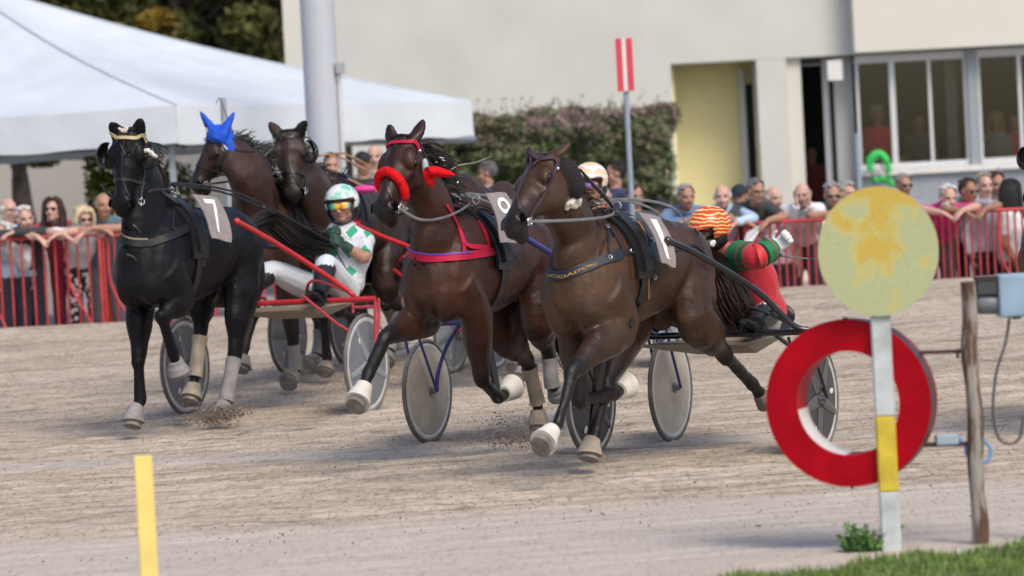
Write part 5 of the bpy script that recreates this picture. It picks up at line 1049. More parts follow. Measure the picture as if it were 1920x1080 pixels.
def alongE(u_, v_): j = u_ * (len(P_) - 1.001); i = int(j); p = P_[i] * (1 - j + i) + P_[i + 1] * (j - i); return p + UP * (-.014 + .016 * v_) + N_[i] * .006
text_on('UCCIADORO', alongE, mat('gold thread', (.55, .36, .06), .5), bc, bold=.01)
number_plate(HE, [FE.PL(1198, 396, .20), FE.PL(1238, 408, .22), FE.PL(1269, 502, .38), FE.PL(1240, 492, .36)], '1', (.36, .62, .10, .88))
for px_, py_ in ((1140, 427), (1143, 483), (1183, 471), (1222, 452), (1226, 520)):
    Pq, Nq = px_path(HE['bvh'], [(px_ - 1, py_), (px_ + 1, py_), (px_ + 2, py_ + 1)], .012, 2)
    if len(Pq): b = MB(); b.torus(Pq[0], Nq[0], .012, .0035, n=14, m=5); obj('buckle', b, CHROME, HE['T'])
pm = MB(); c = FE.PL(1071, 374, .14)
for i in range(26): pm.ell(c + RNG.normal(size=3) * .020, .020, None, 8, 6)
obj('pompom', pm, mat('white fleece', (.72, .70, .62), .95, bump=.01, bscale=60), HE['T'])
b = MB(); b.loft([FE.PX(1046, 300, 2.0), FE.PX(1060, 322, 1.98), FE.PX(1076, 350, 1.95), FE.PX(1086, 372, 1.93)], [(.03, .02), (.075, .05), (.07, .045), (.015, .012)], n=16, sub=4); obj('ear_plug_cover', b, mat('black fleece', (.014, .013, .014), .9, bump=.01, bscale=60), HE['T'])
b = MB(); b.loft([FE.PX(1088, 318, 1.8), FE.PX(1112, 346, 1.65), FE.PX(1132, 366, 1.5), FE.PX(1152, 392, 1.3)], [(.007, .007), (.010, .016), (.012, .018), (.008, .008)], n=8, sub=4); obj('check_rein', b, BLACKL, HE['T'])
ZE = .75
sulky(FE, .77, .345, ZE, BLACKL if False else mat('black gloss tube', (.012, .013, .016), .22, coat=.5), 'black race sulky of the nearest horse', mat('dark wheel cover', (.05, .052, .056), .35, var=.1), spokes=mat('dark spoke', (.10, .105, .11), .35), shaft=[(1.08, .33, 1.36), (.75, .38, 1.26), (.25, .52, 1.02), (.06, .66, .80), (0, .74, ZE + .01)], seat=(-.80, .10, .74), fork='v')
ST_RG = mat('red silk', (.60, .02, .035), .55, var=.1, vscale=5, bump=.008, bscale=9, sheen=.2)
JE = dict(pel=FE.PX(1418, 598, -.85), che=FE.PX(1392, 530, -.68), nec=FE.PX(1362, 472, -.50), hed=FE.PX(1327, 438, -.38), shl=FE.PX(1386, 479, -.42), shr=FE.PX(1345, 505, -.48), ell=FE.PX(1419, 481, -.28), elr=FE.PX(1325, 560, -.30), wrl=FE.PX(1450, 467, -.42), wrr=FE.PX(1300, 530, -.1),
          hil=FE.PX(1432, 606, -.80), hir=FE.PX(1390, 606, -.80), knl=FE.PX(1440, 588, -.35), knr=FE.W(-.30, -.13, .98), anl=FE.W(.02, .40, .80), anr=FE.W(.08, -.26, .86), f=-V(math.sin(R(15)), math.cos(R(15)), 0), fdl=nrm(FE.h + UP * .5), fdr=nrm(FE.h + UP * .5), hdl=nrm(V(.5, 0, .35)), pnl=V(-.2, -1, .2))
TE = driver(FE, JE, (-.85, -.6, 0), 'driver in red with green striped sleeves and a flame pattern helmet, arm flung out', ST_RG, mat('white race trousers', (.62, .66, .72), .7, var=.06, bump=.008, bscale=9), patterned('flame helmet', 'flame', (.66, .07, .02), (.80, .24, .03), 13), None, mat('white glove', (.72, .72, .70), .6), tilt=.25, sleeves='long', boots=mat('black boot', (.015, .015, .017), .45), roll=-.1, k=1.08, stout=1.18, guard=1)
for a, b_, mm in ((.02, .38, 0), (.40, .58, 1), (.60, .97, 0)):
    q = MB(); S_, E_ = JE['shl'], JE['wrl']; e_ = JE['ell']; pth = dens([S_, (S_ + e_) / 2, e_, (e_ + E_) / 2, E_], 10); i0, i1 = int(a * 40), int(b_ * 40); q.loft(pth[i0:i1 + 1], [.098 - .026 * (i / 40) for i in range(i0, i1 + 1)], n=18, sub=1); obj('sleeve_band', q, [mat('green sleeve', (.01, .16, .06), .6, var=.2, bump=.006, bscale=12), ST_RG][mm], TE)
    if not mm:
        q = MB(); j = (i0 + i1) // 2 + 2; q.loft(pth[j:j + 3], [.0995 - .026 * (j / 40)] * 3, n=18, sub=1); obj('sleeve_band', q, mat('brown stripe', (.22, .09, .05), .6), TE)
# ---------- whip hand and reins
b = MB(); p0 = FE.PX(1437, 446, -.36); p1 = FE.PX(1470, 480, -.40); b.loft([p0, p1], [.014, .016], n=10, sub=1); b.ell(p0, .02); b.tube([p1, FE.PX(1500, 484, -1.0), FE.PX(1560, 484, -1.1), FE.PX(1640, 470, -1.2)], [.007, .005, .004, .003], sub=4)
tag(obj('whip', b, GREYSTRAP, origin=p0), 'grey whip held out in the white glove of the driver in red', 'whip')
W = HE['W']
reins([[HE['bit+1'], FE.PL(1100, 411, .16), FE.PL(1150, 401, .15), W(1.20, .07, 1.66), W(.4, .10, 1.56), FE.PL(1300, 520, -.08)], [HE['bit-1'], W(1.7, -.2, 1.55), W(1.20, -.07, 1.66), W(.4, -.04, 1.56), FE.PL(1302, 522, -.1)], [FE.PX(1456, 470, -.9), FE.PX(1440, 510, -.8), FE.PX(1415, 560, -.6)]], GREYSTRAP, 'grey webbing reins of the nearest horse')

# ---------- horse with red noseband
FD = Frame((1030, 830), 25.5)
cD = coat('bay coat red', (.036, .0125, .0075), (.009, .007, .007), (.066, .024, .013), .38)
lD = dict(fr=L3(FD, -.15, (723, 632), (690, 702), (668, 766)), fl=L3(FD, .13, (905, 712), (934, 746), (968, 724)),
          hr=[FD.PL(940, 610, -.16)] + L3(FD, -.16, (990, 680), (1008, 752), (1010, 806)), hl=[FD.PL(1010, 590, .17)] + L3(FD, .17, (1030, 665), (1034, 722), (1050, 738)))
HD_ = horse('horse', FD, 1.76, lD, dict(poll=FD.PL(745, 257, .0), muz=FD.PL(708, 398, .0), front=(-.50, -.86, .05), ears=[FD.PL(729, 232, -.1), FD.PL(796, 223, .12)]),
            'chestnut-bay horse wearing a thick red noseband and red breast harness', cD, k=1.0, zs=1.02, blow=(.85, .3, .0), mane_len=.22, boots=dict(fr='w', fl='w', hr='tLT', hl='gL'), neck=FD.PL(812, 395, .02), ns=.95, mane_n=260,
            tail_path=[FD.W(.10, 0, 1.34), FD.W(-.05, .02, 1.15), FD.W(-.12, .05, .9), FD.W(-.25, .08, .65), FD.W(-.4, .08, .5)])
REDB = mat('red harness webbing', (.46, .012, .05), .55, var=.12, spec=.2)
bridle(HD_, BLACKL, noseband=False, brow=REDB)
Hd = HD_['Hd']; b = MB(); P, N_ = smooth_path(*zip(*[snap(HD_['bvh'], p, .020) for p in dens([Hd(.62, -.11, -.09), Hd(.52, -.03, -.075), Hd(.48, .03, -.02), Hd(.50, .03, .03), Hd(.58, -.03, .075), Hd(.68, -.10, .08)], 6)])); b.loft(P, [.030] * len(P), n=14, sub=1); b.ell(P[0], .03); b.ell(P[-1], .03); FLEECE = mat('red fleece', (.72, .012, .018), .95, var=.12, vscale=30, bump=.012, bscale=70, spec=.1); obj('fleece_noseband', b, FLEECE, HD_['T'])
b = MB(); c0 = Hd(.12, -.16, .10); c1 = FD.PL(802, 340, .25); tip = FD.PL(853, 328, .42); b.loft([FD.PL(800, 322, .24), FD.PL(815, 322, .28), FD.PL(835, 325, .36), tip], [(.055, .03), (.06, .035), (.035, .025), (.004, .004)], n=14, sub=3); b.loft([FD.PL(802, 320, .24), FD.PL(806, 338, .25), FD.PL(812, 352, .26)], [(.035, .02), (.03, .018), (.006, .006)], n=10); obj('ear_plug_cover', b, FLEECE, HD_['T'])
b = MB(); b.ell(FD.PX(797, 312, 1.93), (.022, .03, .05)); obj('cheek_roll', b, mat('pale cheek roll', (.42, .45, .50), .7), HD_['T']); trunk_straps(HD_, BLACKL, dx=-.10)
b = MB(); strap_px(HD_['bvh'], [(742, 462), (765, 474), (800, 483), (850, 483), (890, 477), (935, 470)], .05, .010, b=b); obj('breast_collar', b, REDB, HD_['T'])
b = MB(); strap_px(HD_['bvh'], [(742, 455), (770, 468), (800, 476), (850, 477), (880, 473)], .012, .004, .014, b=b); obj('collar_piping', b, mat('violet piping', (.12, .05, .35), .5), HD_['T'])
b = MB(); strap_px(HD_['bvh'], [(836, 385), (850, 410), (866, 445), (869, 475)], .026, .008, b=b); strap_px(HD_['bvh'], [(862, 380), (890, 405), (908, 435), (917, 468)], .036, .009, b=b); strap_px(HD_['bvh'], [(868, 455), (880, 463), (915, 464)], .030, .008, .008, b=b); obj('harness_strap', b, REDB, HD_['T'])
number_plate(HD_, [FD.PL(912, 361, .20), FD.PL(950, 361, .22), FD.PL(981, 455, .38), FD.PL(937, 455, .36)], '9', (.30, .78, .30, .88))
W = HD_['W']; reins([[HD_['bit+1'], FD.PL(790, 412, .17), FD.PL(838, 406, .17), FD.PL(880, 383, .13), W(1.16, .07, 1.66), W(.3, .1, 1.55), FD.W(-.5, .1, 1.25)], [HD_['bit-1'], W(1.6, -.22, 1.55), W(1.16, -.07, 1.66), W(.3, -.1, 1.55), FD.W(-.5, 0, 1.25)]], GREYSTRAP, 'grey reins of the horse with the red noseband')
BLUET = mat('dark blue tube', (.03, .035, .20), .3, coat=.4)
sulky(FD, .90, .36, .83, BLUET, 'blue-framed sulky with plain beige wheel covers', mat('beige wheel cover', (.52, .47, .39), .6, var=.14, vscale=6), shaft=[(1.0, .33, 1.42), (.6, .40, 1.26), (.2, .56, 1.06), (.05, .72, .90), (0, .80, .835)], fork='v')
JD = dict(pel=FD.W(-1.0, .12, .92), che=FD.W(-.92, .12, 1.22), nec=FD.PL(1103, 395, .12), hed=FD.PL(1106, 348, .12), shl=FD.PL(1140, 410, .30), shr=FD.PL(1066, 412, -.06), ell=FD.W(-.78, .42, 1.2), elr=FD.W(-.72, -.14, 1.2), wrl=FD.W(-.52, .20, 1.22), wrr=FD.W(-.50, .04, 1.22), hil=FD.W(-.95, .22, .88), hir=FD.W(-.95, .03, .88),
          knl=FD.W(-.50, .42, 1.0), knr=FD.W(-.5, -.15, 1.05), anl=FD.W(-.08, .48, .90), anr=FD.W(0, -.3, .90), f=-V(math.sin(R(15)), math.cos(R(15)), 0), fdl=nrm(FD.h + UP * .5), fdr=nrm(FD.h + UP * .5))
WHT = mat('white race trousers', ())
driver(FD, JD, (-.35, -.93, 0), 'driver with an orange and white helmet half hidden behind the nearest horse head', mat('rust checked silk', (.45, .14, .08), .6, col2=(.10, .04, .04), vscale=22), WHT, patterned('orange white helmet', 'flame', (.80, .74, .74), (.70, .35, .33), 6), GOG2, mat('white glove', ()), boots=mat('black boot', ()), sleeves='long')

# ---------- black horse with cloth 7
FA = Frame((520, 777), 23)
cA = coat('black coat', (.006, .006, .0075), (.006, .006, .008), (.011, .010, .013), .36, .17)
lA = dict(fr=L3(FA, -.24, (260, 678), (263, 752), (242, 792)), fl=L3(FA, .04, (305, 596), (324, 664), (338, 702)),
          hr=[FA.PL(378, 545, -.24)] + L3(FA, -.24, (376, 622), (366, 704), (358, 756)), hl=[FA.PL(452, 540, .06)] + L3(FA, .06, (440, 664), (424, 750), (412, 776)))
HA = horse('horse', FA, 1.95, lA, dict(poll=FA.PL(235, 248, -.1), muz=FA.PL(222, 396, -.12), front=(-.22, -.97, .08), ears=[FA.PL(207, 227, -.2), FA.PL(265, 220, .02)]),
           'black horse with number cloth 7 at the left of the group', cA, lat0=-.10, k=1.06, zs=1.06, blow=(.35, .2, -.1), mane_len=.17, boots=dict(fr='gd', fl='g', hr='tLT', hl='gLd'), neck=FA.PL(270, 352, -.1), ns=.92,
           tail_path=[FA.W(.30, -.1, 1.40), FA.PL(500, 410, -.05), FA.PL(545, 440, .05), FA.PL(590, 455, .12), FA.PL(622, 448, .16)])
GOLD = mat('cream gold webbing', (.50, .42, .24), .5)
bridle(HA, BLACKL, brow=GOLD, blinkers=(-1, 1)); trunk_straps(HA, BLACKL)
b = strap_px(HA['bvh'], [(221, 420), (228, 440), (250, 455), (285, 455), (320, 443), (350, 428), (368, 420)], .055, .010); obj('breast_collar', b, mat('dark leather collar', (.016, .016, .019), .5, spec=.3), HA['T'])
b = strap_px(HA['bvh'], [(219, 412), (225, 432), (245, 447), (275, 449)], .014, .006, .012); obj('collar_piping', b, mat('tan piping', (.22, .18, .13), .7), HA['T'])
b = MB(); 
for pth, wd in (([(322, 430), (345, 425), (375, 419)], .02), ([(300, 358), (330, 375), (350, 400), (360, 440)], .03), ([(420, 372), (450, 385), (480, 400)], .014), ([(385, 430), (388, 460), (380, 500)], .04), ([(325, 385), (324, 405), (322, 430)], .012)): strap_px(HA['bvh'], pth, wd, b=b)
obj('harness_strap', b, BLACKL, HA['T'])
number_plate(HA, [FA.PL(362, 363, .10), FA.PL(408, 371, .14), FA.PL(437, 454, .34), FA.PL(396, 446, .30)], '7', (.30, .74, .12, .90))
for gp in (((277, 283), (284, 287), (291, 292)), ((235, 243), (229, 244))):
    pm = MB()
    for a_, b_ in gp:
        for i in range(6): pm.ell(FA.PX(a_, b_, 2.10) + RNG.normal(size=3) * .009, .012, None, 8, 6)
    obj('white_tuft', remesh(pm, .006, 2), mat('white fleece', ()), HA['T'])
W = HA['W']; hndA = [FA.W(-.52, .22, 1.28), FA.W(-.55, .12, 1.30)]
JA = dict(pel=FA.W(-.85, .15, .95), che=FA.PL(645, 470, .2), nec=FA.PL(648, 424, .22), hed=FA.PL(641, 388, .22), shl=FA.PL(684, 452, .38), shr=FA.PL(610, 452, .03), ell=FA.PL(683, 484, .42), elr=FA.PL(583, 470, .0), wrl=FA.PL(648, 462, .32), wrr=FA.PL(608, 448, .12),
          hil=FA.W(-.82, .24, .90), hir=FA.W(-.80, .04, .90), knl=FA.W(-.30, .34, 1.13), knr=FA.W(-.28, -.12, 1.10), anl=FA.W(.06, .44, .90), anr=FA.W(.1, -.28, .90), f=-V(math.sin(R(8)), math.cos(R(8)), 0), fdl=nrm(FA.h + UP * .5), fdr=nrm(FA.h + UP * .5), hdl=nrm(FA.PL(622, 442, .26) - FA.PL(648, 462, .32)), pnl=V(0, .6, -.6), pnr=V(.3, .6, -.6))
ZA = .86
sulky(FA, .785, .385, ZA, RED, 'red-framed sulky with grey spoked wheels behind the black horse', mat('grey wheel cover', (.17, .185, .205), .4, var=.08), spokes=mat('grey spoke', (.24, .27, .30), .35), shaft=[(1.05, .30, 1.50), (.60, .38, 1.32), (.15, .52, 1.08), (-.02, .66, .92), (0, .72, ZA + .01)], seat=(-.85, .15, .86), fork='a', tubem=mat('red pink tube', (.50, .06, .09), .35))
GRNC = patterned('green diamond silk', 'diamond', (.62, .66, .72), (.02, .36, .19), 15)
driver(FA, JA, (-.20, -.98, 0), 'driver in white silks with green diamonds, white and green helmet and mirrored goggles', GRNC, WHT, mat('white helmet', (.20, .58, .47), .25, col2=(.76, .80, .80), vscale=9, coat=.3, detail=2., pos=(.52, .62)), GOG, mat('green black glove', (.02, .10, .07), .6, col2=(.02, .02, .02), vscale=16), tilt=.05, boots=mat('black boot', ()), tone='b', collar=mat('white collar', (.6, .62, .66), .8), roll=.04, k=1.14, stout=1.12)
reins([[HA['bit+1'], FA.PL(285, 357, .1), FA.PL(330, 355, .05), W(1.35, .07, 1.70), W(.4, .12, 1.6), JA['wrl'] + V(-.06, 0, .01)], [HA['bit-1'], W(1.8, -.25, 1.7), W(1.35, -.07, 1.70), W(.4, .04, 1.6), JA['wrr']], [JA['wrl'] + V(-.06, -.02, 0), FA.PL(630, 470, .3), FA.PL(650, 505, .3), FA.PL(668, 525, .25), FA.PL(655, 545, .2)]], BLACKL, 'thin black reins of the black horse running to the green gloves')

# ---------- second row: blue-eared horse, horse facing with one blinker, hidden horse
def deflegs(Fm, X0, ph, z0=0., lat0=0.):
    W = lambda x, q, z: Fm.W(X0 + x, lat0 + .14 * q, z + z0); o = {}
    reach = lambda q: [W(.12, q, .62), W(.30, q, .36), W(.42, q, .22)]; flex = lambda q: [W(-.08, q, .56), W(-.34, q, .50), W(-.42, q, .42)]
    sup = lambda q: [W(-.38, q, .50), W(-.42, q, .16), W(-.36, q, .03)]
    push = lambda q: [W(-1.18, q, .82)] + [W(-1.72, q, .56), W(-1.95, q, .28), W(-2.02, q, .16)]; step = lambda q: [W(-1.12, q, .80)] + [W(-1.35, q, .50), W(-1.10, q, .18), W(-.98, q, .06)]
    if ph: return dict(fr=sup(-1), fl=flex(1), hr=push(-1), hl=step(1))
    return dict(fr=flex(-1), fl=sup(1), hr=step(-1), hl=push(1))
FB = Frame((695, 702), 23)
cB = coat('bay coat mid', (.030, .013, .009), (.009, .008, .009), (.056, .026, .016), .40)
lB = dict(fr=L3(FB, -.25, (476, 590), (459, 655), (453, 696)), fl=L3(FB, .02, (549, 640), (556, 692), (538, 722)), hr=[FB.PL(600, 560, -.25)] + L3(FB, -.2, (600, 615), (596, 664), (578, 690)), hl=deflegs(FB, 1.9, 0, 0, -.1)['hl'])
HB = horse('horse', FB, 1.98, lB, dict(poll=FB.PX(395, 250, 2.30), muz=FB.PX(352, 350, 2.38), front=(-.93, -.36, .1), ears=[FB.PX(378, 222, 2.32), FB.PX(432, 224, 2.27)]),
           'bay horse with a bright blue ear bonnet turning its head to the left', cB, lat0=-.12, k=1.05, zs=1.06, blow=(.2, .1, .45), mane_len=.20, boots=dict(fr='g', fl='tL', hr='gL'), ns=1.18, neck=FB.PX(470, 330, 2.12), vox=.013, mane_n=380)
bridle(HB, BLACKL, brow=mat('pale webbing', (.5, .5, .48), .5), studs=False)
Hd = HB['Hd']; u, fr_, hs = HB['u'], HB['fr'], HB['hs']; BLU = mat('bright blue knit', (.008, .09, .62), .75, var=.12, vscale=20, bump=.004, bscale=60); b = MB()
for q, tip in ((-1, FB.PX(376, 210, 2.32)), (1, FB.PX(439, 211, 2.26))):
    E_ = Hd(-.0, -.045, q * .055); d = nrm(tip - E_); el = np.linalg.norm(tip - E_); b.loft([E_ - d * .03, E_ + d * el * .15, E_ + d * el * .42, E_ + d * el * .75, tip + d * .01], [.070, (.074, .052), (.060, .038), (.036, .024), .006], side=nrm(np.cross(d, fr_)), n=14, sub=3)
b.ell(Hd(-.01, -.060, 0), (.100, .118, .128), (u, fr_, hs)); b.loft([Hd(.01, -.07, .06), Hd(.14, -.12, .088), Hd(.32, -.19, .080)], [(.06, .03), (.05, .028), (.018, .014)], side=u, n=10); obj('ear_bonnet', remesh(b, .008, 4), BLU, HB['T'])
b = MB(); b.tube([FB.PX(388, 328, 2.28), FB.PX(450, 328, 2.0), FB.PX(512, 326, 1.7)], .008, n=8); b.ell(FB.PX(392, 328, 2.26), .018, None, 8, 6); obj('head_pole', b, CHROME, HB['T']); collar_mid(HB, z=1.12); trunk_straps(HB, BLACKL)
reins([[HB['bit+1'], FB.PX(430, 340, 2.0), FB.PX(508, 325, 1.6), HB['W'](1.3, .07, 1.75), FB.W(-.4, .1, 1.3)], [HB['bit-1'], FB.PX(440, 322, 2.0), FB.PX(500, 322, 1.7), HB['W'](1.3, -.07, 1.75), FB.W(-.4, 0, 1.3)]], TAN, 'tan leather reins of the blue-eared horse')
sulky(FB, .78, .36, .84, mat('bright red tube', (.65, .02, .03), .3), 'bright red sulky behind the blue-eared horse', mat('pale wheel cover', (.40, .41, .46), .45, var=.1), spokes=mat('grey spoke', ()), shaft=SHAFT0, fork='a')
def simple_driver(Fm, z, label, shirt, helm, gog, hpx, lat, gl=None):
    pel = Fm.W(-.85, lat, z); hd_ = Fm.PL(hpx[0], hpx[1], lat); up = nrm(hd_ - pel); nk_ = hd_ - up * .19; W = Fm.W
    J = dict(pel=pel, che=pel * .42 + nk_ * .58, nec=nk_, hed=hd_, shl=nk_ - up * .07 + Fm.l * .17, shr=nk_ - up * .07 - Fm.l * .17, f=nrm(Fm.h + V(.25, 0, 0)), hil=W(-.80, lat + .09, z - .05), hir=W(-.80, lat - .09, z - .05), knl=W(-.35, lat + .26, z + .14), knr=W(-.35, lat - .26, z + .14), anl=W(.05, lat + .33, z - .02), anr=W(.05, lat - .33, z - .02), fdl=nrm(Fm.h + UP * .5), fdr=nrm(Fm.h + UP * .5))
    J['ell'] = J['shl'] + Fm.l * .08 - UP * .22 + Fm.h * .08; J['elr'] = J['shr'] - Fm.l * .08 - UP * .22 + Fm.h * .08; J['wrl'] = W(-.42, lat + .08, z + .32); J['wrr'] = W(-.42, lat - .06, z + .32)
    return driver(Fm, J, nrm(Fm.h + V(.2, 0, 0)), label, shirt, WHT, helm, gog, mat('white glove', ()), boots=mat('black boot', ()), sleeves='long', vox=.010, cvox=.011)
simple_driver(FB, .95, 'driver hidden behind the horse with the red noseband, dark blue silks', cloth((.02, .03, .15)), mat('white helmet plain', (.75, .76, .78), .25), GOG2, (735, 345), .12)

FC = Frame((800, 682), 21)
cC = coat('dark bay coat', (.030, .016, .012), (.010, .008, .008), (.050, .026, .018), .42)
HC = horse('horse', FC, 2.0, deflegs(FC, 2.0, 1, 0, -.1), dict(poll=FC.PX(540, 248, 2.35), muz=FC.PX(548, 372, 2.50), front=(.02, -.99, .15), ears=[FC.PX(503, 227, 2.33), FC.PX(576, 225, 2.33)]),
           'dark bay horse facing the camera with a single black blinker between two other horses', cC, lat0=-.14, k=1.06, zs=1.06, mane_m=HAIRB, blow=(.2, .1, .1), mane_len=.14, boots=dict(fr='t', hl='gL', hr='gL'), neck=FC.PX(580, 345, 2.10), vox=.013, mane_n=160)
bridle(HC, BLACKL, blinkers=(1,)); collar_mid(HC, z=1.14, m=REDB); trunk_straps(HC, NAVY)
b = MB(); W = HC['W']; 
for i in range(4): b.ell(FC.PX(578 + 9 * i, 343 + i * 2, 1.95), (.07, .05, .035))
obj('collar_roll', remesh(b, .01, 4), mat('royal blue cloth', (.01, .015, .16), .7), HC['T'])
number_plate(HC, [FC.PX(580, 322, 1.4), FC.PX(610, 326, 1.3), FC.PX(622, 350, 1.2), FC.PX(594, 350, 1.3)], '4', (.3, .75, .3, .9))
b = MB(); b.ell(FC.PL(683, 355, .30), (.10, .06, .035)); obj('pink_pad', b, mat('hot pink cloth', (.75, .05, .30), .7), HC['T'])
reins([[HC['bit+1'], FC.PX(600, 352, 1.9), W(1.4, .07, 1.76), FC.W(-.4, .1, 1.3)], [HC['bit-1'], FC.PX(508, 384, 2.0), W(1.4, -.07, 1.76), FC.W(-.4, 0, 1.3)], [FC.PL(652, 335, .1), FC.PL(690, 352, .2), FC.PL(740, 372, .3), FC.PL(760, 392, .35)]], TAN, 'tan and white reins of the horse facing the camera')
sulky(FC, .76, .36, .84, mat('grey blue tube', (.16, .18, .24), .4), 'grey-blue sulky half hidden behind the horse with the red noseband', mat('grey wheel cover', ()), spokes=mat('grey spoke', ()), shaft=SHAFT0, fork='a')
simple_driver(FC, .95, 'driver in a black and white helmet just right of the red-noseband horse head', cloth((.5, .5, .52)), mat('white black helmet', (.02, .02, .03), .25, col2=(.72, .72, .74), vscale=8, detail=1., pos=(.55, .6)), GOG2, (818, 322), .12)

FF = Frame((1090, 690), 20)
HF = horse('horse', FF, 2.0, deflegs(FF, 2.0, 0, 0, -.1), dict(poll=FF.PX(826, 322, 2.3), muz=FF.PX(812, 435, 2.45), front=(-.2, -.97, .1), ears=[FF.PX(812, 302, 2.3), FF.PX(845, 292, 2.28)]),
           'reddish horse hidden behind the red-noseband horse, only an ear showing', cB, lat0=-.1, k=1.03, zs=1.02, mane=False, vox=.016)
bridle(HF, BLACKL); 
sulky(FF, .76, .36, .84, mat('grey blue tube', ()), 'sulky of the hidden horse, one mesh-like grey wheel visible between legs', mat('grey wheel cover', ()), spokes=mat('grey spoke', ()), shaft=SHAFT0, fork='a')
FG = Frame((2122, 780), 26)
lG = deflegs(FG, 1.75, 1); tq = FG.PL(1912, 655, .0)
HG = horse('horse', FG, 1.80, lG, dict(poll=FG.PL(1966, 232, .0), muz=FG.PL(1930, 372, .0), front=(-.60, -.80, .1), ears=[FG.PL(1925, 206, -.1), FG.PL(1990, 200, .1)]),
           'horse head cut off by the right edge of the photo', coat('light bay coat', (.10, .045, .02), (.02, .012, .01), (.20, .09, .04), .45), k=.98, zs=1.0, mane=False, vox=.014, boots=dict(fl='w', fr='w'))
bridle(HG, BLACKL, blinkers=(-1, 1))

# ---------- whips
def whip(pts, label, r0=.008, m=BLACKL):
    b = MB(); Q = dens(pts, 5); b.loft(Q, [r0 * (1 - .7 * i / len(Q)) for i in range(len(Q))], n=7, sub=1); tag(obj('whip', b, m, origin=pts[0]), label, 'whip')
whip([at(501, 405, 24.6), at(494, 386, 24.6), at(450, 280, 24.8), at(424, 215, 24.9), at(412, 184, 25), at(405, 196, 25)], 'long grey whip slanting across the neck of the blue-eared horse', .009, mat('whip grey', (.13, .10, .10), .6))
whip([at(630, 345, 24.9), at(645, 322, 24.9), at(660, 298, 24.9)], 'short black whip in front of the bearded man')
whip([at(805, 345, 22.5), at(830, 330, 22.5), at(858, 311, 22.5), at(890, 305, 22.5), at(919, 294, 22.5)], 'pale thin whip standing out against the hedge', .006, mat('pale whip', (.42, .38, .28), .6))

# ---------- sand thrown up by the hooves
def spray(name, pix, d, sx, sy, n_, s0, label, skew=.0):
    c = at(pix[0], pix[1], d); a = RNG.normal(size=(n_, 3)) * V(sx, .12, sy); a[:, 0] += skew * a[:, 2]; P = c + a; k_ = P[:, 2] > gzA(P[:, 1]) + .005; P = P[k_]; S = s0 * (.4 + RNG.random(len(P)) ** 2 * 1.4); tag(clods(name, P, S, mat('thrown sand', (.21, .17, .14), .95, var=.35, vscale=30)), label, 'sand', kind='stuff')
dA = np.dot(lA['hl'][-1] - CP, CM @ V(0, 0, -1)); dE = np.dot(lE['hr'][-1] - CP, CM @ V(0, 0, -1))
spray('thrown_sand', (412, 776), dA - .1, .10, .032, 1500, .0065, 'dark burst of sand under the black horse hind hoof', 1.)
spray('thrown_sand', (960, 815), 20.3, .11, .055, 900, .0045, 'spray of sand grains behind the red-noseband horse')
spray('thrown_sand', (1010, 800), 20.3, .25, .10, 450, .004, 'thin scatter of flying sand between the two front horses')
spray('thrown_sand', (640, 715), 24.5, .16, .10, 330, .0045, 'sand grains flying behind the middle wheel')
spray('thrown_sand', (900, 600), 24, .5, .25, 200, .0045, 'fine flying grit behind the second horse')
spray('thrown_sand', (560, 700), 24.5, .25, .10, 300, .004, 'grit around the front hoof in the second row')

# ================================================================== FOREGROUND MARKERS
po = flat(1672, 1036); dP = np.dot(po - CP, CM @ V(0, 0, -1)); PX = lambda x, y, d=None: at(x, y, d or dP)
mk = thing('track_marker', po, 'round cream disc with worn yellow paint on a white and yellow post', 'marker'); zt_ = PX(1645, 590)[2]
WP = mat('weathered white paint', (.50, .55, .56), .7, var=.22, vscale=7, bump=.002); YP = mat('weathered yellow paint', (.55, .42, .035), .65, var=.3, vscale=8, bump=.002)
z1 = PX(1655, 780)[2]; z2 = PX(1660, 922)[2]
for nm, za, zb_, m_ in (('post', z1, zt_, WP), ('post_band', z2, z1, YP), ('post_foot', -.05, z2, WP)):
    b = MB(); b.box((po[0], po[1], (za + zb_) / 2), .043, .02, (zb_ - za) / 2 - .0005); o = obj(nm, b, m_, mk, smooth=False); bv_ = o.modifiers.new('b', 'BEVEL'); bv_.width = .006
b = MB(); b.box((po[0], po[1], zt_ + .015), .034, .016, .02); obj('collar', b, mat('blue grey pole', ()), mk, smooth=False)
cD_ = PX(1643, 471); s_ = F / dP; b = MB(); dz_ = .122 * 1000; b.disc((cD_[0], po[1] - .035, cD_[2]), (0, -1, 0), (112.5 / s_, 121 / s_), .012, n=64)
DM = mat('cream disc', (.47, .50, .29), .7); t, p, N, L = nodes_of(DM); tc = N.new('ShaderNodeTexCoord'); n1 = N.new('ShaderNodeTexNoise'); n1.inputs['Scale'].default_value = 8; n1.inputs['Detail'].default_value = 5; L.new(tc.outputs['Object'], n1.inputs[0])
gr = N.new('ShaderNodeTexGradient'); gr.gradient_type = 'SPHERICAL'; mp = N.new('ShaderNodeMapping'); cz_ = cD_[2] - 0; mp.inputs['Location'].default_value = (-.0, 0, -(cD_[2] + .045) * 3.6); mp.inputs['Scale'].default_value = (4.2, .1, 3.6); L.new(tc.outputs['Object'], mp.inputs[0]); L.new(mp.outputs[0], gr.inputs[0])
gr2 = N.new('ShaderNodeTexGradient'); gr2.gradient_type = 'SPHERICAL'; mp2 = N.new('ShaderNodeMapping'); mp2.inputs['Location'].default_value = (0, 0, -(cD_[2] + .27) * 7); mp2.inputs['Scale'].default_value = (2.4, .1, 7); L.new(tc.outputs['Object'], mp2.inputs[0]); L.new(mp2.outputs[0], gr2.inputs[0])
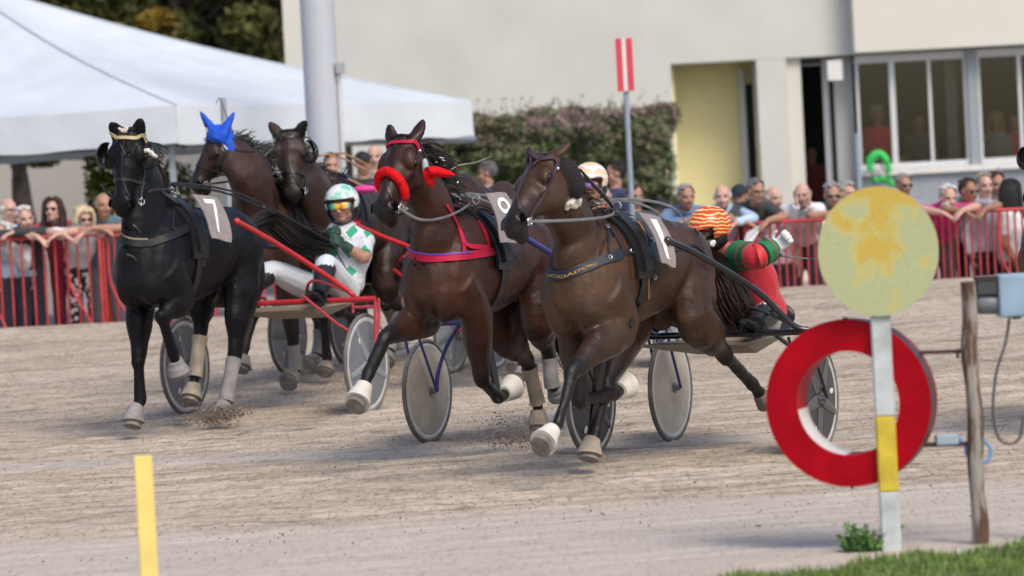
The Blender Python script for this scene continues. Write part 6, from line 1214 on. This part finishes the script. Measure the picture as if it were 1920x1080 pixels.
ad = N.new('ShaderNodeMath'); ad.operation = 'MAXIMUM'; L.new(gr.outputs[1], ad.inputs[0]); L.new(gr2.outputs[1], ad.inputs[1]); mu_ = N.new('ShaderNodeMath'); mu_.operation = 'MULTIPLY_ADD'; L.new(n1.outputs[0], mu_.inputs[0]); mu_.inputs[1].default_value = 1.3; 
m2_ = N.new('ShaderNodeMath'); m2_.operation = 'MULTIPLY'; L.new(ad.outputs[0], m2_.inputs[0]); m2_.inputs[1].default_value = .50; L.new(m2_.outputs[0], mu_.inputs[2])
rp = N.new('ShaderNodeValToRGB'); e = rp.color_ramp.elements; e.new(.7); e[0].position = .78; e[0].color = (.42, .455, .25, 1); e[1].position = .89; e[1].color = (.52, .46, .16, 1); e[2].position = 1.0; e[2].color = (.54, .39, .07, 1); L.new(mu_.outputs[0], rp.inputs[0]); 
n4 = N.new('ShaderNodeTexNoise'); n4.inputs['Scale'].default_value = 45; n4.inputs['Detail'].default_value = 3; L.new(tc.outputs['Object'], n4.inputs[0]); r4 = N.new('ShaderNodeValToRGB'); r4.color_ramp.elements[0].position = .36; r4.color_ramp.elements[0].color = (.55, .55, .5, 1); r4.color_ramp.elements[1].position = .46; r4.color_ramp.elements[1].color = (1, 1, 1, 1); L.new(n4.outputs[0], r4.inputs[0])
mm = N.new('ShaderNodeMix'); mm.data_type = 'RGBA'; mm.blend_type = 'MULTIPLY'; mm.inputs[0].default_value = .18; L.new(rp.outputs[0], mm.inputs[6]); L.new(r4.outputs[0], mm.inputs[7]); L.new(mm.outputs[2], p.inputs['Base Color'])
do = obj('disc', b, DM, mk); [setattr(pg, 'use_smooth', False) for pg in do.data.polygons]

# red ring lamp housing carried by the timber post
wo = flat(1838, 1024); dW = np.dot(wo - CP, CM @ V(0, 0, -1)); QX = lambda x, y, d=None: at(x, y, d or dW)
wp = thing('timber_post', wo, 'rough brown timber stake at the right carrying the red ring', 'post'); tz = QX(1812, 528)[2]; b = MB(); pts = []; rd = []
for i in range(9): pts.append(V(wo[0] + .006 * math.sin(i * 1.9), wo[1] + .005 * math.cos(i), -.05 + (tz + .05) * i / 8)); rd.append((.036 + .004 * math.sin(i * 2.3), .036))
b.loft(pts, rd, n=9, sub=3); obj('stake', b, mat('weathered timber', (.11, .062, .042), .9, col2=(.34, .31, .28), pos=(.44, .54), vscale=5, bump=.01, bscale=18, stretch=(4, 4, .8)), wp)
b = MB(); b.torus((wo[0], wo[1], QX(1825, 655)[2]), UP, .038, .007, .016, n=20, m=6); obj('clamp', b, mat('rusty iron', (.06, .035, .03), .8), wp)
rc = QX(1590, 756, dW - .02); ra = nrm(V(-.34, -1, 0)); sR = F / dW; RO = 157 / sR; RI = 98 / sR; TH = .20
rg = thing('red_ring', (rc[0], rc[1], 0), 'large glossy red ring with a white inner wall fixed beside the timber stake', 'ring'); REDR = mat('red ring enamel', (.40, .0015, .010), .5, spec=.12, var=.16, vscale=5)
b = MB(); b.disc(rc - ra * 0, ra, RO, .012, n=80, r2=RI); obj('face', b, REDR, rg, smooth=False)
def wall(r0, r1, m_, nm, z0=.007, z1=TH, t0=0., t1=360.):
    b = MB(); u_ = nrm(np.cross(UP, ra)); v_ = np.cross(ra, u_); n_ = int(80 * (t1 - t0) / 360); vs = []; full = t1 - t0 > 359
    for rr, o_ in ((r0, -z0), (r1, -z0), (r1, -z1), (r0, -z1)):
        for i in range(n_): th = R(t0 + (t1 - t0) * i / (n_ if full else n_ - 1)); vs.append(rc + (u_ * math.cos(th) + v_ * math.sin(th)) * rr + ra * o_)
    fs = [(a * n_ + i, a * n_ + (i + 1) % n_, ((a + 1) % 4) * n_ + (i + 1) % n_, ((a + 1) % 4) * n_ + i) for a in range(4) for i in range(n_ if full else n_ - 1)]
    if not full: fs += [(0, n_, 2 * n_, 3 * n_), (n_ - 1, 4 * n_ - 1, 3 * n_ - 1, 2 * n_ - 1)]
    b.add(vs, fs); return obj(nm, b, m_, rg)
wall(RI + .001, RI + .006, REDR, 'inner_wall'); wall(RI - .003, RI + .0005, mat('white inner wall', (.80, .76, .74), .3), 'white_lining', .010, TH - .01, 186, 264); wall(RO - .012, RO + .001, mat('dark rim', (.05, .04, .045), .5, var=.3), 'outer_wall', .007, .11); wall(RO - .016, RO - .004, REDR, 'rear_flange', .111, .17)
b = MB(); 
for th in (90, 270, 88, 180): 
    u_ = nrm(np.cross(UP, ra)); p_ = rc + (u_ * math.cos(R(th)) + UP * math.sin(R(th))) * (RO + .004); b.ell(p_ , .007)
obj('bolt', b, BLACKL, rg)
b = MB(); b.tube([QX(1722, 834), QX(1815, 832)], .011); obj('bracket', b, mat('rusty iron', ()), rg)
b = MB(); b.tube([QX(1700, 662), QX(1806, 658)], .009); b.tube([QX(1795, 658), QX(1796, 672)], .007); obj('bracket', b, mat('rusty iron', ()), rg)
b = MB(); b.box(QX(1775, 824), .050, .03, .024); oo = obj('lamp_box', b, mat('pale blue box', (.33, .42, .50), .5), rg, smooth=False); bv_ = oo.modifiers.new('b', 'BEVEL'); bv_.width = .008; bv_.segments = 3
b = MB(); b.tube([QX(1798, 822), QX(1808, 832), QX(1815, 855), QX(1838, 870), QX(1855, 858), QX(1856, 838), QX(1843, 825)], .008, sub=6); tag(obj('blue_cable', b, mat('blue cable', (.16, .35, .65), .5), origin=QX(1808, 832)), 'loop of pale blue cable round the timber stake', 'cable')
# camera box on its own arm at the right edge
cbx = thing('track_camera', QX(1890, 555), 'blue-grey equipment box with a dark lens tube at the right edge', 'camera')
b = MB(); b.box(QX(1905, 553), .085, .07, .095); oo = obj('housing', b, mat('pale blue housing', (.26, .38, .50), .45, var=.15, vscale=6), cbx, smooth=False); bv_ = oo.modifiers.new('b', 'BEVEL'); bv_.width = .012; bv_.segments = 3
b = MB(); b.box(QX(1852, 534), .052, .05, .040); oo = obj('hood', b, mat('dark hood', (.05, .05, .055), .5), cbx, smooth=False)
b = MB(); b.loft([QX(1828, 570), QX(1836, 570), QX(1875, 570)], [.02, .046, .046], n=20, sub=2); obj('lens_tube', b, mat('lens tube grey', (.16, .18, .20), .4), cbx)
b = MB(); b.box(QX(1870, 519), .10, .06, .006); b.tube([QX(1905, 588), QX(1906, 598)], .02); obj('bracket', b, mat('rusty iron', ()), cbx, smooth=False)
b = MB(); b.tube([QX(1893, 592), QX(1886, 640), QX(1868, 700), QX(1862, 770), QX(1872, 820), QX(1893, 832), QX(1912, 820), QX(1918, 780)], .0065, sub=6); tag(obj('black_cable', b, mat('grey cable', (.09, .09, .10), .5), origin=QX(1893, 592)), 'dark cable hanging in a loop under the equipment box', 'cable')
b = MB(); pz = QX(1935, 600); b.loft([V(pz[0], pz[1] + .02, -.05), V(pz[0], pz[1] + .02, pz[2])], [.03, .03], n=12, sub=1); tag(obj('camera_pole', b, mat('blue grey pole', ()), origin=V(pz[0], pz[1], 0)), 'pole just past the right edge holding the equipment box', 'pole')

# yellow marker slat
yo = at(283, 1080, F / 455); b = MB(); yt = at(267, 855, F / 455); b.box((yt[0] + .002, yt[1], (yt[2]) / 2 - .02), .0365, .012, yt[2] / 2 + .02)
oo = tag(obj('marker_slat', b, mat('yellow slat paint', (.84, .66, .20), .6, var=.08, vscale=6), smooth=False, origin=V(yt[0], yt[1], 0)), 'plain yellow slat standing in the foreground at lower left', 'marker'); bv_ = oo.modifiers.new('b', 'BEVEL'); bv_.width = .004

# grass verge, lower right, and a weed at the marker's foot
GR1 = mat('grass green', (.15, .26, .045), .6, col2=(.07, .15, .02), vscale=3.); GR2 = mat('grass pale', (.22, .28, .07), .6)
e0 = flat(1440, 1084); e1 = flat(1925, 1024); vb = MB(); sgp = MB()
def blade(b, x, y, hgt, lean, m_, wd=.0035):
    a = RNG.random() * 6.28; d = V(math.cos(a), math.sin(a), 0); l_ = d * lean; w_ = V(-d[1], d[0], 0) * wd; p = V(x, y, 0)
    b.add([p - w_, p + w_, p + l_ * .35 + UP * hgt * .6 + w_ * .7, p + l_ * .35 + UP * hgt * .6 - w_ * .7, p + l_ + UP * hgt], [(0, 1, 2, 3), (3, 2, 4)], m_)
gy = lambda x: e0[1] + (e1[1] - e0[1]) * (x - e0[0]) / (e1[0] - e0[0])
for i in range(17000):
    x = random.uniform(e0[0] - .3, e1[0] + 1.0); y = gy(x) - abs(random.gauss(0, 1)) * .75 + .10 * math.sin(x * 9) + .06 * math.sin(x * 23) + .02
    if y < 10.6: continue
    blade(sgp, x, y, random.uniform(.018, .05) * (1.35 if random.random() < .1 else 1), random.uniform(0, .035), 1 if random.random() < .3 else 0, .0032)
tag(obj('verge_grass', sgp, [GR1, GR2], smooth=False), 'short green grass growing on the verge at lower right', 'grass', kind='stuff')
vb.add([(e0[0] - 1, gy(e0[0] - 1) - .02, .006), (e1[0] + 2, gy(e1[0] + 2) - .02, .006), (e1[0] + 2, 4, .006), (e0[0] - 1, 4, .006)], [(0, 1, 2, 3)]); tag(obj('verge', vb, mat('verge soil', (.10, .14, .04), .95, var=.4, vscale=9), smooth=False), kind='structure')
wb = MB(); wc = V(po[0] - .12, po[1] + .02, 0)
for cx_, n_, hh in ((0, 30, .15), (-.06, 14, .09), (.05, 18, .12), (.12, 8, .13)):
    for i in range(n_):
        a = random.uniform(0, 6.28); el_ = hh * random.uniform(.5, 1.1); base = wc + V(cx_, 0, 0); d = V(math.cos(a) * .5, math.sin(a) * .5, 1); pts = [base + d * el_ * q / 3 - UP * (q / 3) ** 2 * .03 for q in range(4)]; wb.loft(pts, [.0018] * 4, n=3, sub=1)
        leaves(wb, np.array([pts[q] + RNG.normal(size=3) * .008 for q in (1, 2, 3, 3)]), .020, 0)
tag(obj('weed', wb, mat('weed leaf', (.13, .28, .06), .6, col2=(.07, .16, .035), vscale=9), smooth=False, origin=wc), 'leafy green weed at the foot of the striped marker post', 'weed')
